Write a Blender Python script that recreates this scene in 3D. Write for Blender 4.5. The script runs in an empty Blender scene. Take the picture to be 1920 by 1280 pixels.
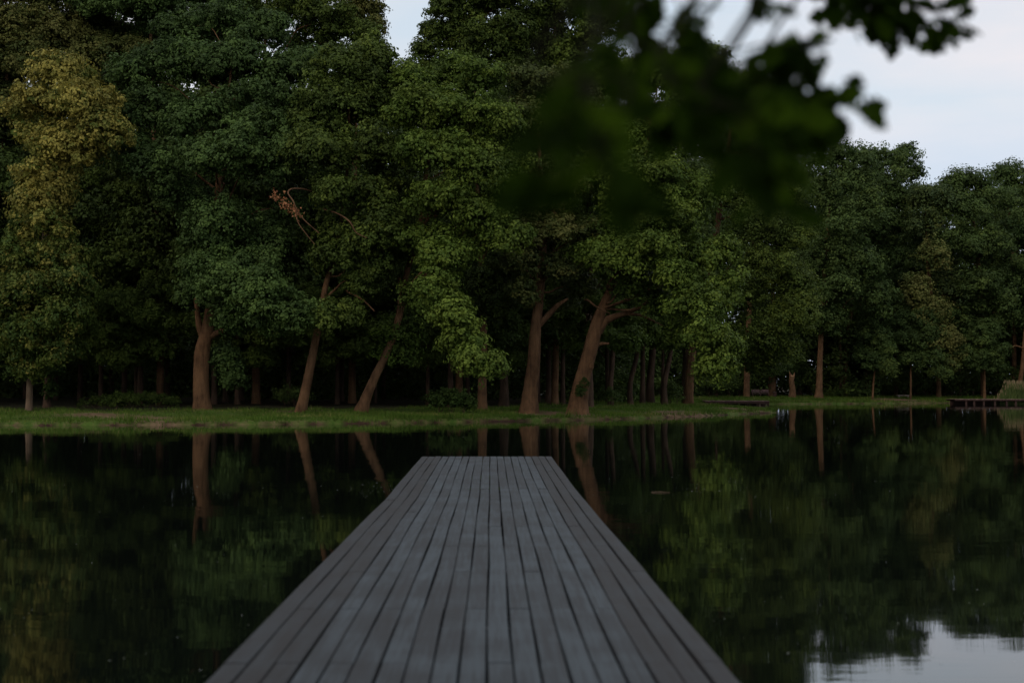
import bpy, math
import numpy as np
from math import radians, sin, cos, pi
rng = np.random.default_rng(11)
S = bpy.context.scene
COL = S.collection

# ------------------------------------------------------------------ camera
F = 2667.0          # focal length in photo pixels (50 mm lens, 1920 px wide)
HC = 2.1            # eye height over the water
PITCH = math.atan(80.0 / F)
cd = bpy.data.cameras.new('camera'); cam = bpy.data.objects.new('camera', cd); COL.objects.link(cam)
cam.location = (0, 0, HC); cam.rotation_euler = (pi / 2 + PITCH, 0, 0)
cd.lens = 50; cd.sensor_width = 36; cd.clip_start = 0.05; cd.clip_end = 2500
cd.dof.use_dof = True; cd.dof.focus_distance = 95; cd.dof.aperture_fstop = 1.8
S.camera = cam

# ------------------------------------------------------------------ sky
SUN_EL, SUN_AZ = radians(34), radians(215)      # low behind the camera, slightly to its right
w = bpy.data.worlds.new('World'); S.world = w; w.use_nodes = True
nt = w.node_tree; N = nt.nodes; L = nt.links; N.clear()
def nd(t, **k):
    n = N.new(t)
    for a, b in k.items(): setattr(n, a, b)
    return n
out = nd('ShaderNodeOutputWorld'); bg = nd('ShaderNodeBackground'); L.new(bg.outputs[0], out.inputs[0])
sky = nd('ShaderNodeTexSky'); sky.sky_type = 'NISHITA'; sky.sun_disc = False
sky.sun_elevation = SUN_EL; sky.sun_rotation = SUN_AZ; sky.dust_density = 1.5; sky.air_density = 1.0
tc = nd('ShaderNodeTexCoord'); mp = nd('ShaderNodeMapping'); mp.inputs['Scale'].default_value = (1.2, 1.2, 5.0)
L.new(tc.outputs['Generated'], mp.inputs[0])
cn = nd('ShaderNodeTexNoise'); cn.inputs['Scale'].default_value = 2.2; cn.inputs['Detail'].default_value = 5; cn.inputs['Roughness'].default_value = .55
L.new(mp.outputs[0], cn.inputs['Vector'])
cr = nd('ShaderNodeValToRGB'); cr.color_ramp.elements[0].position = .38; cr.color_ramp.elements[1].position = .62
cr.color_ramp.elements[0].color = (5.4, 6.1, 6.75, 1); cr.color_ramp.elements[1].color = (7.2, 6.75, 6.8, 1)
L.new(cn.outputs['Fac'], cr.inputs[0])
sep = nd('ShaderNodeSeparateXYZ'); L.new(tc.outputs['Generated'], sep.inputs[0])
hr = nd('ShaderNodeMapRange'); hr.inputs['From Min'].default_value = .125; hr.inputs['From Max'].default_value = .185
hr.inputs['To Min'].default_value = 0.0; hr.inputs['To Max'].default_value = 1.0
L.new(sep.outputs['Z'], hr.inputs['Value'])
hm = nd('ShaderNodeMix', data_type='RGBA'); hm.inputs['A'].default_value = (4.9, 5.55, 6.7, 1)
L.new(hr.outputs[0], hm.inputs['Factor']); L.new(cr.outputs[0], hm.inputs['B'])
hm2 = nd('ShaderNodeMix', data_type='RGBA'); hm2.inputs['Factor'].default_value = .85
L.new(cr.outputs[0], hm2.inputs['A']); L.new(hm.outputs['Result'], hm2.inputs['B'])
mx = nd('ShaderNodeMix', data_type='RGBA'); mx.inputs['Factor'].default_value = .85     # high thin cloud over the clear sky
L.new(sky.outputs[0], mx.inputs['A']); L.new(hm2.outputs['Result'], mx.inputs['B'])
L.new(mx.outputs['Result'], bg.inputs['Color']); bg.inputs['Strength'].default_value = .13

# ------------------------------------------------------------------ sun (dusk, veiled)
sl = bpy.data.lights.new('sun', 'SUN'); sl.energy = 0.55; sl.angle = radians(24); sl.color = (1, .80, .60)
so = bpy.data.objects.new('sun', sl); COL.objects.link(so)
# direction towards the sun, Blender sky: azimuth measured from +Y clockwise
sd_ = (sin(SUN_AZ) * cos(SUN_EL), cos(SUN_AZ) * cos(SUN_EL), sin(SUN_EL))
import mathutils
so.rotation_euler = mathutils.Vector(sd_).to_track_quat('Z', 'Y').to_euler()
so.location = (0, -20, 40)

S.view_settings.view_transform = 'Standard'; S.view_settings.look = 'None'
S.view_settings.exposure = 0.0; S.view_settings.gamma = 1.0; S.view_settings.use_curve_mapping = False
S.render.engine = 'CYCLES'
S.cycles.max_bounces = 5; S.cycles.diffuse_bounces = 3; S.cycles.glossy_bounces = 3; S.cycles.transmission_bounces = 2
S.cycles.use_denoising = True; S.cycles.caustics_reflective = False; S.cycles.caustics_refractive = False

# ------------------------------------------------------------------ helpers
def ray(px, py):
    u, v = (px - 960) / F, (640 - py) / F
    return np.array([u, cos(PITCH) - v * sin(PITCH), sin(PITCH) + v * cos(PITCH)])
def P(px, py, d):
    r = ray(px, py); return np.array([0, 0, HC]) + r * (d / r[1])
def W0(px, py, z=0.0):               # where a pixel's ray meets height z
    r = ray(px, py); return np.array([0, 0, HC]) + r * ((z - HC) / r[2])
def tag(o, label=None, cat=None, group=None, kind=None):
    if label: o['label'] = label
    if cat: o['category'] = cat
    if group: o['group'] = group
    if kind: o['kind'] = kind
    return o
def empty(name, loc, label, cat, group=None):
    o = bpy.data.objects.new(name, None); COL.objects.link(o); o.location = [float(a) for a in loc]; o.empty_display_size = .3
    return tag(o, label, cat, group)
def link(name, me, mat, parent=None, local=False):
    o = bpy.data.objects.new(name, me); COL.objects.link(o)
    if mat and not me.materials: me.materials.append(mat)
    if parent:
        o.parent = parent
        if not local: o.location = [-a for a in parent.location]     # mesh is in world coordinates
    return o
def mesh_np(name, V, Q, tint=None, smooth=False):
    """V (n,3), Q (m,k) index array of one polygon size"""
    V = np.asarray(V, np.float32); Q = np.asarray(Q, np.int32); m, k = Q.shape
    me = bpy.data.meshes.new(name)
    me.vertices.add(len(V)); me.vertices.foreach_set('co', V.ravel())
    me.loops.add(m * k); me.loops.foreach_set('vertex_index', Q.ravel())
    me.polygons.add(m); me.polygons.foreach_set('loop_start', np.arange(0, m * k, k, dtype=np.int32))
    me.polygons.foreach_set('loop_total', np.full(m, k, np.int32))
    me.polygons.foreach_set('use_smooth', np.full(m, smooth, bool))
    if tint is not None:
        a = me.attributes.new('tint', 'FLOAT', 'FACE'); a.data.foreach_set('value', np.asarray(tint, np.float32))
    me.update(calc_edges=True)
    return me
class MB:
    """collects quads from boxes and tubes for one mesh"""
    def __init__(s): s.V = []; s.Q = []; s.T = []; s.n = 0
    def add(s, V, Q, t=0.5):
        V = np.asarray(V, float); Q = np.asarray(Q, int)
        s.V.append(V); s.Q.append(Q + s.n); s.T.append(np.full(len(Q), t)); s.n += len(V)
    def box(s, c, size, rz=0, t=.5, rx=0):
        h = np.array(size) / 2
        v = np.array([[x, y, z] for x in (-1, 1) for y in (-1, 1) for z in (-1, 1)]) * h
        if rx: v = v @ np.array([[1, 0, 0], [0, cos(rx), sin(rx)], [0, -sin(rx), cos(rx)]])
        if rz: v = v @ np.array([[cos(rz), sin(rz), 0], [-sin(rz), cos(rz), 0], [0, 0, 1]])
        s.add(v + np.array(c), [[0, 1, 3, 2], [4, 6, 7, 5], [0, 4, 5, 1], [2, 3, 7, 6], [0, 2, 6, 4], [1, 5, 7, 3]], t)
    def tube(s, pts, rad, sides=8, t=.5, wob=0.0, cap=True):
        pts = np.asarray(pts, float); rad = np.asarray(rad, float); n = len(pts)
        tan = np.gradient(pts, axis=0); tan /= np.linalg.norm(tan, axis=1)[:, None] + 1e-9
        ref = np.array([0, 1, 0.]) if abs(tan[0][2]) > .5 else np.array([0, 0, 1.])
        a = np.cross(tan, ref); a /= np.linalg.norm(a, axis=1)[:, None] + 1e-9
        b = np.cross(tan, a)
        th = np.arange(sides) * 2 * pi / sides
        r = rad[:, None] * np.ones((n, sides))
        if wob:
            ph = rng.uniform(0, 6.28, 3); z = np.arange(n)[:, None] / max(n - 1, 1)
            r = r * (1 + wob * (np.sin(2 * th[None] + ph[0] + 3 * z) + .6 * np.sin(3 * th[None] + ph[1] - 5 * z) + .5 * rng.normal(0, 1, (n, sides)) * .6))
        V = pts[:, None] + r[..., None] * (np.cos(th)[None, :, None] * a[:, None] + np.sin(th)[None, :, None] * b[:, None])
        V = V.reshape(-1, 3); Q = []
        i = np.arange(n - 1)[:, None] * sides; j = np.arange(sides)[None]; j2 = (j + 1) % sides
        Q = np.stack([i + j, i + j2, i + sides + j2, i + sides + j], -1).reshape(-1, 4)
        s.add(V, Q, t)
        if cap and rad[-1] > .02:
            c = len(V); V2 = np.vstack([V[-sides:], pts[-1] + tan[-1] * rad[-1] * .15])
            s.add(V2, [[k, (k + 1) % sides, sides, sides] for k in range(sides)] if False else [[k, (k + 1) % sides, (k + 2) % sides, sides] for k in range(0, sides, 2)], t)
    def build(s, name, mat, parent=None, smooth=False, local=False):
        me = mesh_np(name, np.vstack(s.V), np.vstack(s.Q), np.concatenate(s.T), smooth)
        return link(name, me, mat, parent, local)
def catmull(pts, k=6):
    p = np.asarray(pts, float); p = np.vstack([2 * p[0] - p[1], p, 2 * p[-1] - p[-2]]); o = []
    for i in range(1, len(p) - 2):
        for t in np.arange(k) / k:
            o.append(.5 * ((2 * p[i]) + (-p[i - 1] + p[i + 1]) * t + (2 * p[i - 1] - 5 * p[i] + 4 * p[i + 1] - p[i + 2]) * t * t + (-p[i - 1] + 3 * p[i] - 3 * p[i + 1] + p[i + 2]) * t ** 3))
    o.append(p[-2]); return np.array(o)

# ------------------------------------------------------------------ materials
def mat(name):
    m = bpy.data.materials.new(name); m.use_nodes = True; n = m.node_tree
    return m, n, n.nodes, n.links, n.nodes['Principled BSDF']
def noise(n, l, scale, vec=None, detail=4, rough=.55):
    t = n.new('ShaderNodeTexNoise'); t.inputs['Scale'].default_value = scale; t.inputs['Detail'].default_value = detail; t.inputs['Roughness'].default_value = rough
    if vec is not None: l.new(vec, t.inputs['Vector'])
    return t
def ramp(n, l, src, stops):
    r = n.new('ShaderNodeValToRGB'); e = r.color_ramp.elements
    e[0].position, e[0].color = stops[0][0], (*stops[0][1], 1); e[1].position, e[1].color = stops[-1][0], (*stops[-1][1], 1)
    for p, c in stops[1:-1]:
        x = e.new(p); x.color = (*c, 1)
    l.new(src, r.inputs[0]); return r
def pos(n, l, scale=(1, 1, 1)):
    g = n.new('ShaderNodeNewGeometry'); m = n.new('ShaderNodeMapping'); m.inputs['Scale'].default_value = scale
    l.new(g.outputs['Position'], m.inputs[0]); return m.outputs[0]
def leaf_mat(name, stops, trans=.22, rough=.6, spec=.12):
    m, nt, n, l, b = mat(name)
    a = n.new('ShaderNodeAttribute'); a.attribute_name = 'tint'
    r = ramp(n, l, a.outputs['Fac'], stops)
    nz = noise(n, l, .45, pos(n, l), 3); mr = n.new('ShaderNodeMapRange'); mr.inputs['From Min'].default_value = .3; mr.inputs['From Max'].default_value = .7
    mr.inputs['To Min'].default_value = .84; mr.inputs['To Max'].default_value = 1.55; l.new(nz.outputs['Fac'], mr.inputs['Value'])
    hs = n.new('ShaderNodeHueSaturation'); l.new(r.outputs[0], hs.inputs['Color']); l.new(mr.outputs[0], hs.inputs['Value']); hs.inputs['Saturation'].default_value = 1.04
    l.new(hs.outputs[0], b.inputs['Base Color']); b.inputs['Roughness'].default_value = rough; b.inputs['Specular IOR Level'].default_value = spec
    t = n.new('ShaderNodeBsdfTranslucent'); l.new(hs.outputs[0], t.inputs['Color'])
    x = n.new('ShaderNodeMixShader'); x.inputs[0].default_value = trans
    l.new(b.outputs[0], x.inputs[1]); l.new(t.outputs[0], x.inputs[2]); l.new(x.outputs[0], n['Material Output'].inputs['Surface'])
    return m
M = {}
M['oak'] = leaf_mat('oak_leaves', [(0, (.036, .056, .013)), (.5, (.060, .088, .018)), (1, (.108, .140, .027))])
M['teal'] = leaf_mat('blue_green_leaves', [(0, (.033, .056, .017)), (.5, (.054, .090, .025)), (1, (.090, .138, .036))])
M['bright'] = leaf_mat('fresh_green_leaves', [(0, (.040, .066, .013)), (.5, (.064, .100, .018)), (1, (.118, .160, .029))])
M['olive'] = leaf_mat('olive_leaves', [(0, (.042, .058, .018)), (.5, (.066, .082, .022)), (1, (.125, .122, .036))])
M['linden'] = leaf_mat('linden_leaves', [(0, (.040, .066, .016)), (.35, (.074, .100, .021)), (.7, (.180, .170, .042)), (1, (.290, .248, .062))])
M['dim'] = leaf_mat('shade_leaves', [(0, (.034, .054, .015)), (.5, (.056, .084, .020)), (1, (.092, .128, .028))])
M['far'] = leaf_mat('far_leaves', [(0, (.034, .056, .017)), (.5, (.055, .086, .024)), (1, (.093, .128, .032))])
M['under'] = leaf_mat('understorey_leaves', [(0, (.042, .064, .016)), (.5, (.066, .098, .022)), (1, (.10, .14, .032))], .35)
M['fargold'] = leaf_mat('far_gold_leaves', [(0, (.042, .066, .026)), (.5, (.072, .096, .026)), (1, (.130, .130, .040))])
M['dead'] = leaf_mat('dead_leaves', [(0, (.14, .055, .028)), (.5, (.27, .115, .055)), (1, (.36, .18, .09))], .2)
M['bush'] = leaf_mat('bush_leaves', [(0, (.018, .032, .009)), (.5, (.027, .046, .012)), (1, (.045, .072, .018))], .1, .6, .05)
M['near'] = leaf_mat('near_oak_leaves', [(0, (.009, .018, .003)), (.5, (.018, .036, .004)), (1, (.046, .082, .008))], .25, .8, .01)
def bark(name, c0, c1):
    m, nt, n, l, b = mat(name)
    v = pos(n, l, (1, 1, .18)); a = noise(n, l, 5, v, 8, .75); c = noise(n, l, 1.1, pos(n, l), 4)
    mm = n.new('ShaderNodeMath'); mm.operation = 'MULTIPLY_ADD'; mm.inputs[1].default_value = .45; l.new(c.outputs['Fac'], mm.inputs[0])
    m2 = n.new('ShaderNodeMath'); m2.operation = 'MULTIPLY'; m2.inputs[1].default_value = .6; l.new(a.outputs['Fac'], m2.inputs[0]); l.new(m2.outputs[0], mm.inputs[2])
    r = ramp(n, l, mm.outputs[0], [(.36, c0), (.66, c1)])
    l.new(r.outputs[0], b.inputs['Base Color']); b.inputs['Roughness'].default_value = .9; b.inputs['Specular IOR Level'].default_value = .15
    bp = n.new('ShaderNodeBump'); bp.inputs['Distance'].default_value = .16; bp.inputs['Strength'].default_value = .8; l.new(a.outputs['Fac'], bp.inputs['Height']); l.new(bp.outputs[0], b.inputs['Normal'])
    return m
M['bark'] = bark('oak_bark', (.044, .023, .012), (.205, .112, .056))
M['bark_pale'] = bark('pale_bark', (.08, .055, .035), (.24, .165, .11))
M['bark_dim'] = bark('shaded_bark', (.030, .019, .013), (.110, .068, .044))  # darker copy of the bark, shade put into its colour for trunks behind
M['twig'] = bark('dark_green_twig', (.010, .010, .005), (.028, .026, .012))
M['stump'] = bark('splintered_wood', (.14, .07, .035), (.40, .24, .13))

# ------------------------------------------------------------------ terrain
def shore_px(px, py): return W0(px, py)[:2]
pond = [(-95, 68), (-60, 71)]
for q in [(0, 797.5), (150, 797.3), (300, 796.8), (450, 796.3), (600, 795), (750, 793), (900, 790.8), (1000, 789), (1100, 787.2), (1200, 784.5), (1290, 781), (1360, 777.8), (1415, 775)]:
    pond.append(tuple(shore_px(*q)))
pond += [(19.3, 104.5), (20.0, 107), (19.2, 111), (17.8, 117), (16.2, 124), (15.6, 132), (16.4, 140), (18.5, 146), (21.5, 149), (26, 149.5)]
for q in [(1500, 757.5), (1600, 756.8), (1700, 756.0), (1800, 755.2)]: pond.append(tuple(shore_px(*q)))
pond += [(53, 158), (60, 157), (75, 150), (100, 142), (118, 120), (115, 70), (80, 25), (40, 5), (10, 3.2), (-10, 3.0), (-45, 8), (-95, 30)]
pond = np.array(pond, float)
def smooth_poly(p):
    q = []
    for a, b in zip(p, np.roll(p, -1, 0)): q += [a * .75 + b * .25, a * .25 + b * .75]
    return np.array(q)
pond = smooth_poly(pond)
def sdist(X, Y):                       # >0 on land, <0 over the pond
    X = np.asarray(X, float); Y = np.asarray(Y, float); d = np.full(X.shape, 1e9); ins = np.zeros(X.shape, bool)
    for a, b in zip(pond, np.roll(pond, -1, 0)):
        e = b - a; t = np.clip(((X - a[0]) * e[0] + (Y - a[1]) * e[1]) / (e @ e), 0, 1)
        d = np.minimum(d, (X - a[0] - t * e[0]) ** 2 + (Y - a[1] - t * e[1]) ** 2)
        c = (a[1] > Y) != (b[1] > Y)
        ins ^= c & (X < e[0] * (Y - a[1]) / (e[1] + 1e-12) + a[0])
    d = np.sqrt(d); d += .13 * np.sin(X * 1.7 + 1.3 * np.sin(Y * .9)) * .8 + .10 * np.sin(X * 4.1 + 2) + .06 * np.sin(X * 9.3)* np.sin(Y*3)
    return np.where(ins, -d, d)
def gz(X, Y):
    s = sdist(X, Y)
    h = .17 * np.clip(s / .25, 0, 1) + .50 * (1 - np.exp(-np.maximum(s, 0) / 7)) + .004 * np.clip(s - 10, 0, 120)
    h += np.clip(s, 0, 2) / 2 * (.035 * np.sin(X * .8 + Y * .5) + .03 * np.sin(X * .33 - Y * .71 + 2) + .015 * np.sin(X * 2.3 + Y * 1.9))
    return np.where(s > 0, h, np.maximum(-1.2, s * 1.1))
def gz1(x, y): return float(gz(np.array([x]), np.array([y]))[0])
xs = np.unique(np.concatenate([np.linspace(-420, -60, 46), np.arange(-60, 75, .45), np.linspace(75, 460, 60)]))
ys = np.unique(np.concatenate([np.linspace(-260, 66, 90), np.arange(66, 114, .4), np.arange(114, 166, .6), np.linspace(166, 560, 50)]))
GX, GY = np.meshgrid(xs, ys); GZ = gz(GX, GY)
nx, ny = len(xs), len(ys)
i = (np.arange(ny - 1)[:, None] * nx + np.arange(nx - 1)[None]).ravel()
gm, nt, n, l, b = mat('bank_ground')
pv = pos(n, l); n1 = noise(n, l, .35, pv, 5); n2 = noise(n, l, 2.2, pv, 6, .7)
grass_c = ramp(n, l, n2.outputs['Fac'], [(.3, (.042, .078, .013)), (.5, (.066, .108, .018)), (.75, (.110, .115, .036))])
soil_c = ramp(n, l, n2.outputs['Fac'], [(.3, (.080, .046, .028)), (.7, (.200, .135, .080))])
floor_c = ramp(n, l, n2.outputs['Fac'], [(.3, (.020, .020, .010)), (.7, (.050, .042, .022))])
at = n.new('ShaderNodeAttribute'); at.attribute_name = 'bare'
sp = n.new('ShaderNodeSeparateColor'); l.new(at.outputs['Color'], sp.inputs[0])
def mixc(f, a_, b_):
    x = n.new('ShaderNodeMix'); x.data_type = 'RGBA'; l.new(f, x.inputs['Factor']); l.new(a_, x.inputs['A']); l.new(b_, x.inputs['B']); return x.outputs['Result']
ad = n.new('ShaderNodeMath'); ad.operation = 'MULTIPLY_ADD'; ad.inputs[1].default_value = 2.2; ad.inputs[2].default_value = -1.1
l.new(n2.outputs['Fac'], ad.inputs[0]); ad2 = n.new('ShaderNodeMath'); ad2.operation = 'ADD'; l.new(ad.outputs[0], ad2.inputs[0]); l.new(sp.outputs[0], ad2.inputs[1])
cl = n.new('ShaderNodeClamp'); l.new(ad2.outputs[0], cl.inputs[0])
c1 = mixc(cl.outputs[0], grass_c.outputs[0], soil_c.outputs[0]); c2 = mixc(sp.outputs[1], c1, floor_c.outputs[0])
wet = ramp(n, l, n2.outputs['Fac'], [(.3, (.022, .011, .008)), (.7, (.060, .030, .022))]); c2 = mixc(sp.outputs[2], c2, wet.outputs[0])
l.new(c2, b.inputs['Base Color']); b.inputs['Roughness'].default_value = .95; b.inputs['Specular IOR Level'].default_value = .1
bp = n.new('ShaderNodeBump'); bp.inputs['Distance'].default_value = .05; l.new(n2.outputs['Fac'], bp.inputs['Height']); l.new(bp.outputs[0], b.inputs['Normal'])
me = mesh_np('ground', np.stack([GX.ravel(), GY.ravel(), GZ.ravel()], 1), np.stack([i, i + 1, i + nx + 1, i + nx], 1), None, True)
SD = sdist(GX, GY)
# sandy worn patches where the photograph shows them (photo x, photo y of ground, radii in metres)
def bare_field(X, Y):
    s = sdist(X, Y); f = np.exp(-((s - .0) / .22) ** 2) * .55
    for px, py, rx, ry, a in [(180, 779, 2.4, 1.0, .8), (255, 780, 2.2, .9, .9), (300, 782, 1.5, .7, .6), (210, 770, 2.0, .6, .5), (405, 766, 3.0, 1.6, .8), (150, 794, 1.6, .5, .8),
                              (1055, 773, 2.6, 1.3, .9), (1010, 773, 1.6, .8, .6), (1120, 780, 3.0, 1.2, .9), (1190, 779, 3.0, 1.4, .8), (1285, 765, 2.4, 2.4, 1.0), (1250, 774, 2.0, 1.2, .9),
                              (1385, 760, 1.3, 1.2, 1.0), (1360, 767, 1.3, .9, .6), (1690, 746, 4.0, 2.2, .8), (1480, 750, 3, 1.2, .5), (700, 766, 1.6, .9, .7), (560, 770, 1.6, .7, .6), (520, 792, 2.5, .4, .6), (905, 763, 1.5, 1.0, .6), (1537, 743, 1.5, 1.2, .5), (640, 768, 2.5, .7, .5)]:
        c = W0(px, py, .40 if py > 771 else .55); f = np.maximum(f, a * 1.5 * np.exp(-(((X - c[0]) / rx) ** 2 + ((Y - c[1]) / (ry * 1.6)) ** 2)))
    fl = np.clip((s - 7.5) / 7, 0, 1)  # forest floor colour, begun early over the grass to paint the trees' shade
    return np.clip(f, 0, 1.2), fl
bf, fl = bare_field(GX, GY)
ca = me.color_attributes.new('bare', 'FLOAT_COLOR', 'POINT')
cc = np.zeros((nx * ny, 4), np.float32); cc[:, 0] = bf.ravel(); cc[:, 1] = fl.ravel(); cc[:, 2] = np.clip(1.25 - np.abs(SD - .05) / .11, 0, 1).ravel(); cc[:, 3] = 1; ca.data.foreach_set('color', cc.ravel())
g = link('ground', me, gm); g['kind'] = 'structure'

# ------------------------------------------------------------------ water
wm, nt, n, l, b = mat('pond_water')
b.inputs['Base Color'].default_value = (.0035, .0050, .0040, 1); b.inputs['Roughness'].default_value = .025; b.inputs['IOR'].default_value = 1.39
va = pos(n, l, (.5, 1.3, 1)); vb = pos(n, l, (1.9, 4.5, 1)); vc = pos(n, l, (.12, .3, 1))
wa = noise(n, l, .9, va, 3); wb = noise(n, l, 1.4, vb, 3); wc = noise(n, l, 1, vc, 2)
mr = n.new('ShaderNodeMapRange'); mr.inputs['From Min'].default_value = .42; mr.inputs['From Max'].default_value = .66; mr.inputs['To Min'].default_value = .25; mr.inputs['To Max'].default_value = 1.3
l.new(wc.outputs['Fac'], mr.inputs['Value'])
k1 = n.new('ShaderNodeMath'); k1.operation = 'MULTIPLY'; k1.inputs[1].default_value = .0030; l.new(wa.outputs['Fac'], k1.inputs[0])
k2 = n.new('ShaderNodeMath'); k2.operation = 'MULTIPLY_ADD'; k2.inputs[1].default_value = .0005; l.new(wb.outputs['Fac'], k2.inputs[0]); l.new(k1.outputs[0], k2.inputs[2])
k3 = n.new('ShaderNodeMath'); k3.operation = 'MULTIPLY'; l.new(k2.outputs[0], k3.inputs[0]); l.new(mr.outputs[0], k3.inputs[1])
bp = n.new('ShaderNodeBump'); bp.inputs['Distance'].default_value = 1.0; bp.inputs['Strength'].default_value = 1.0
l.new(k3.outputs[0], bp.inputs['Height']); l.new(bp.outputs[0], b.inputs['Normal'])
me = mesh_np('water', [(-120, 1, 0), (130, 1, 0), (130, 175, 0), (-120, 175, 0)], [[0, 1, 2, 3]])
wt = link('water', me, wm); wt['kind'] = 'structure'

# ------------------------------------------------------------------ foliage generator
def leaves_from(C, Nrm, size, tint, spread=.5, asp=.62):
    """one rhombic leaf per centre C with outward normal Nrm"""
    k = len(C); nn = Nrm + rng.normal(0, spread, (k, 3)); nn /= np.linalg.norm(nn, axis=1)[:, None] + 1e-9
    a = np.cross(nn, rng.normal(0, 1, (k, 3))); a /= np.linalg.norm(a, axis=1)[:, None] + 1e-9
    b_ = np.cross(nn, a); s = (size * rng.uniform(.65, 1.3, k))[:, None]
    V = np.stack([C - a * s * .5, C + b_ * s * asp * .5 + nn * s * .08, C + a * s * .5, C - b_ * s * asp * .5 + nn * s * .08], 1).reshape(-1, 3)
    return V, np.arange(4 * k).reshape(-1, 4), tint
def foliage(lobes, leaf=.17, dens=1.0, clump=.85, per=95, droop=.25, name='crown', hollow=.62, split=0):
    """lobes: rows of centre xyz, radii xyz, tint"""
    CC, NN, TT, RR = [], [], [], []
    if split:
        L2_ = []
        for cx, cy, cz, rx, ry, rz, t in lobes:
            L2_.append((cx, cy, cz, rx * .84, ry * .84, rz * .84, t - .06))
            for _ in range(split):
                u = rng.normal(0, 1, 3); u /= np.linalg.norm(u); u[1] -= .25; f = rng.uniform(.30, .50); e = rng.uniform(.55, .8)
                g2 = (rx * ry * rz) ** (1 / 3)
                L2_.append((cx + u[0] * rx * e, cy + u[1] * ry * e, cz + u[2] * rz * e, g2 * f * rng.uniform(.8, 1.2), g2 * f, g2 * f * rng.uniform(.9, 1.7), t + rng.normal(.03, .08)))
        lobes = L2_
    for cx, cy, cz, rx, ry, rz, t in lobes:
        area = 4 * pi * (((rx * ry) ** 1.6 + (rx * rz) ** 1.6 + (ry * rz) ** 1.6) / 3) ** (1 / 1.6)
        k = max(4, int(dens * area / (clump ** 2 * 1.25)))
        u = rng.normal(0, 1, (k, 3)); u /= np.linalg.norm(u, axis=1)[:, None]
        u[:, 2] = np.where(u[:, 2] < -.35, -u[:, 2] * rng.uniform(.2, 1, k), u[:, 2])
        rr = rng.uniform(hollow, 1.06, k) * np.where(rng.random(k) < .22, rng.uniform(1.1, 1.4, k), 1)
        c = np.array([cx, cy, cz]) + u * np.array([rx, ry, rz]) * rr[:, None]
        CC.append(c); NN.append(u); TT.append(np.clip(t + rng.normal(0, .17, k), 0, 1)); RR.append(rng.uniform(.45, 1.35, k) * clump * np.where(rr > 1.08, .6, 1))
    C = np.vstack(CC); U = np.vstack(NN); T = np.concatenate(TT); R = np.concatenate(RR)
    # sprays on a flattened dome round each clump
    m = 9; k = len(C)
    v = rng.normal(0, 1, (k, m, 3)); v += U[:, None] * .7 + np.array([0, 0, .35]); v /= np.linalg.norm(v, axis=2)[..., None]
    sc = C[:, None] + v * R[:, None, None] * np.array([1, 1, .8]) * rng.uniform(.45, 1.0, (k, m, 1)); sn = v
    sc = sc.reshape(-1, 3); sn = sn.reshape(-1, 3); st = np.repeat(T, m) + rng.normal(0, .15, k * m); sr = np.repeat(R, m)
    q = max(3, int(per / m)); kk = len(sc)
    g_ = rng.normal(0, 1, (kk, q, 3)) * (sr[:, None, None] * .21) * np.array([1, 1, .6])
    rad2 = (g_[..., 0] ** 2 + g_[..., 1] ** 2); g_[..., 2] -= droop * rad2 / (sr[:, None] * .5)
    lc = (sc[:, None] + g_).reshape(-1, 3)
    ln = (sn[:, None] * .9 + np.array([0, 0, .55]) + g_ / (sr[:, None, None] * .21) * .6).reshape(-1, 3)
    lt = np.clip(np.repeat(st, q) + rng.normal(0, .05, kk * q), 0, 1)
    V, Q, t = leaves_from(lc, ln, leaf, lt, .36)
    return mesh_np(name, V, Q, t)
NLEAF = 0
def trunk_into(mb, pts, rad, sides=12, flare=True):
    c = catmull(np.column_stack([pts, rad]), 6); p, r = c[:, :3], np.maximum(c[:, 3], .008)
    if flare:
        h = p[:, 2] - p[0, 2]; r = r * .93 * (1 + .26 * np.exp(-np.maximum(h, 0) / .28)); p[0, 2] -= .15
    mb.tube(p, r, sides, wob=.055 if sides > 8 else 0)
def limb_to(mb, src, dst, r0, r1=.02, sag=.1, sides=6):
    src, dst = np.array(src), np.array(dst); L_ = np.linalg.norm(dst - src)
    mid = src * .45 + dst * .55 + np.array([0, 0, sag * L_]) + rng.normal(0, .06 * L_, 3)
    q = src * .75 + dst * .25 + np.array([0, 0, -.02 * L_]) + rng.normal(0, .04 * L_, 3)
    c = catmull([src, q, mid, dst], 4); mb.tube(c, np.linspace(r0, r1, len(c)), sides, cap=False)
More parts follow.
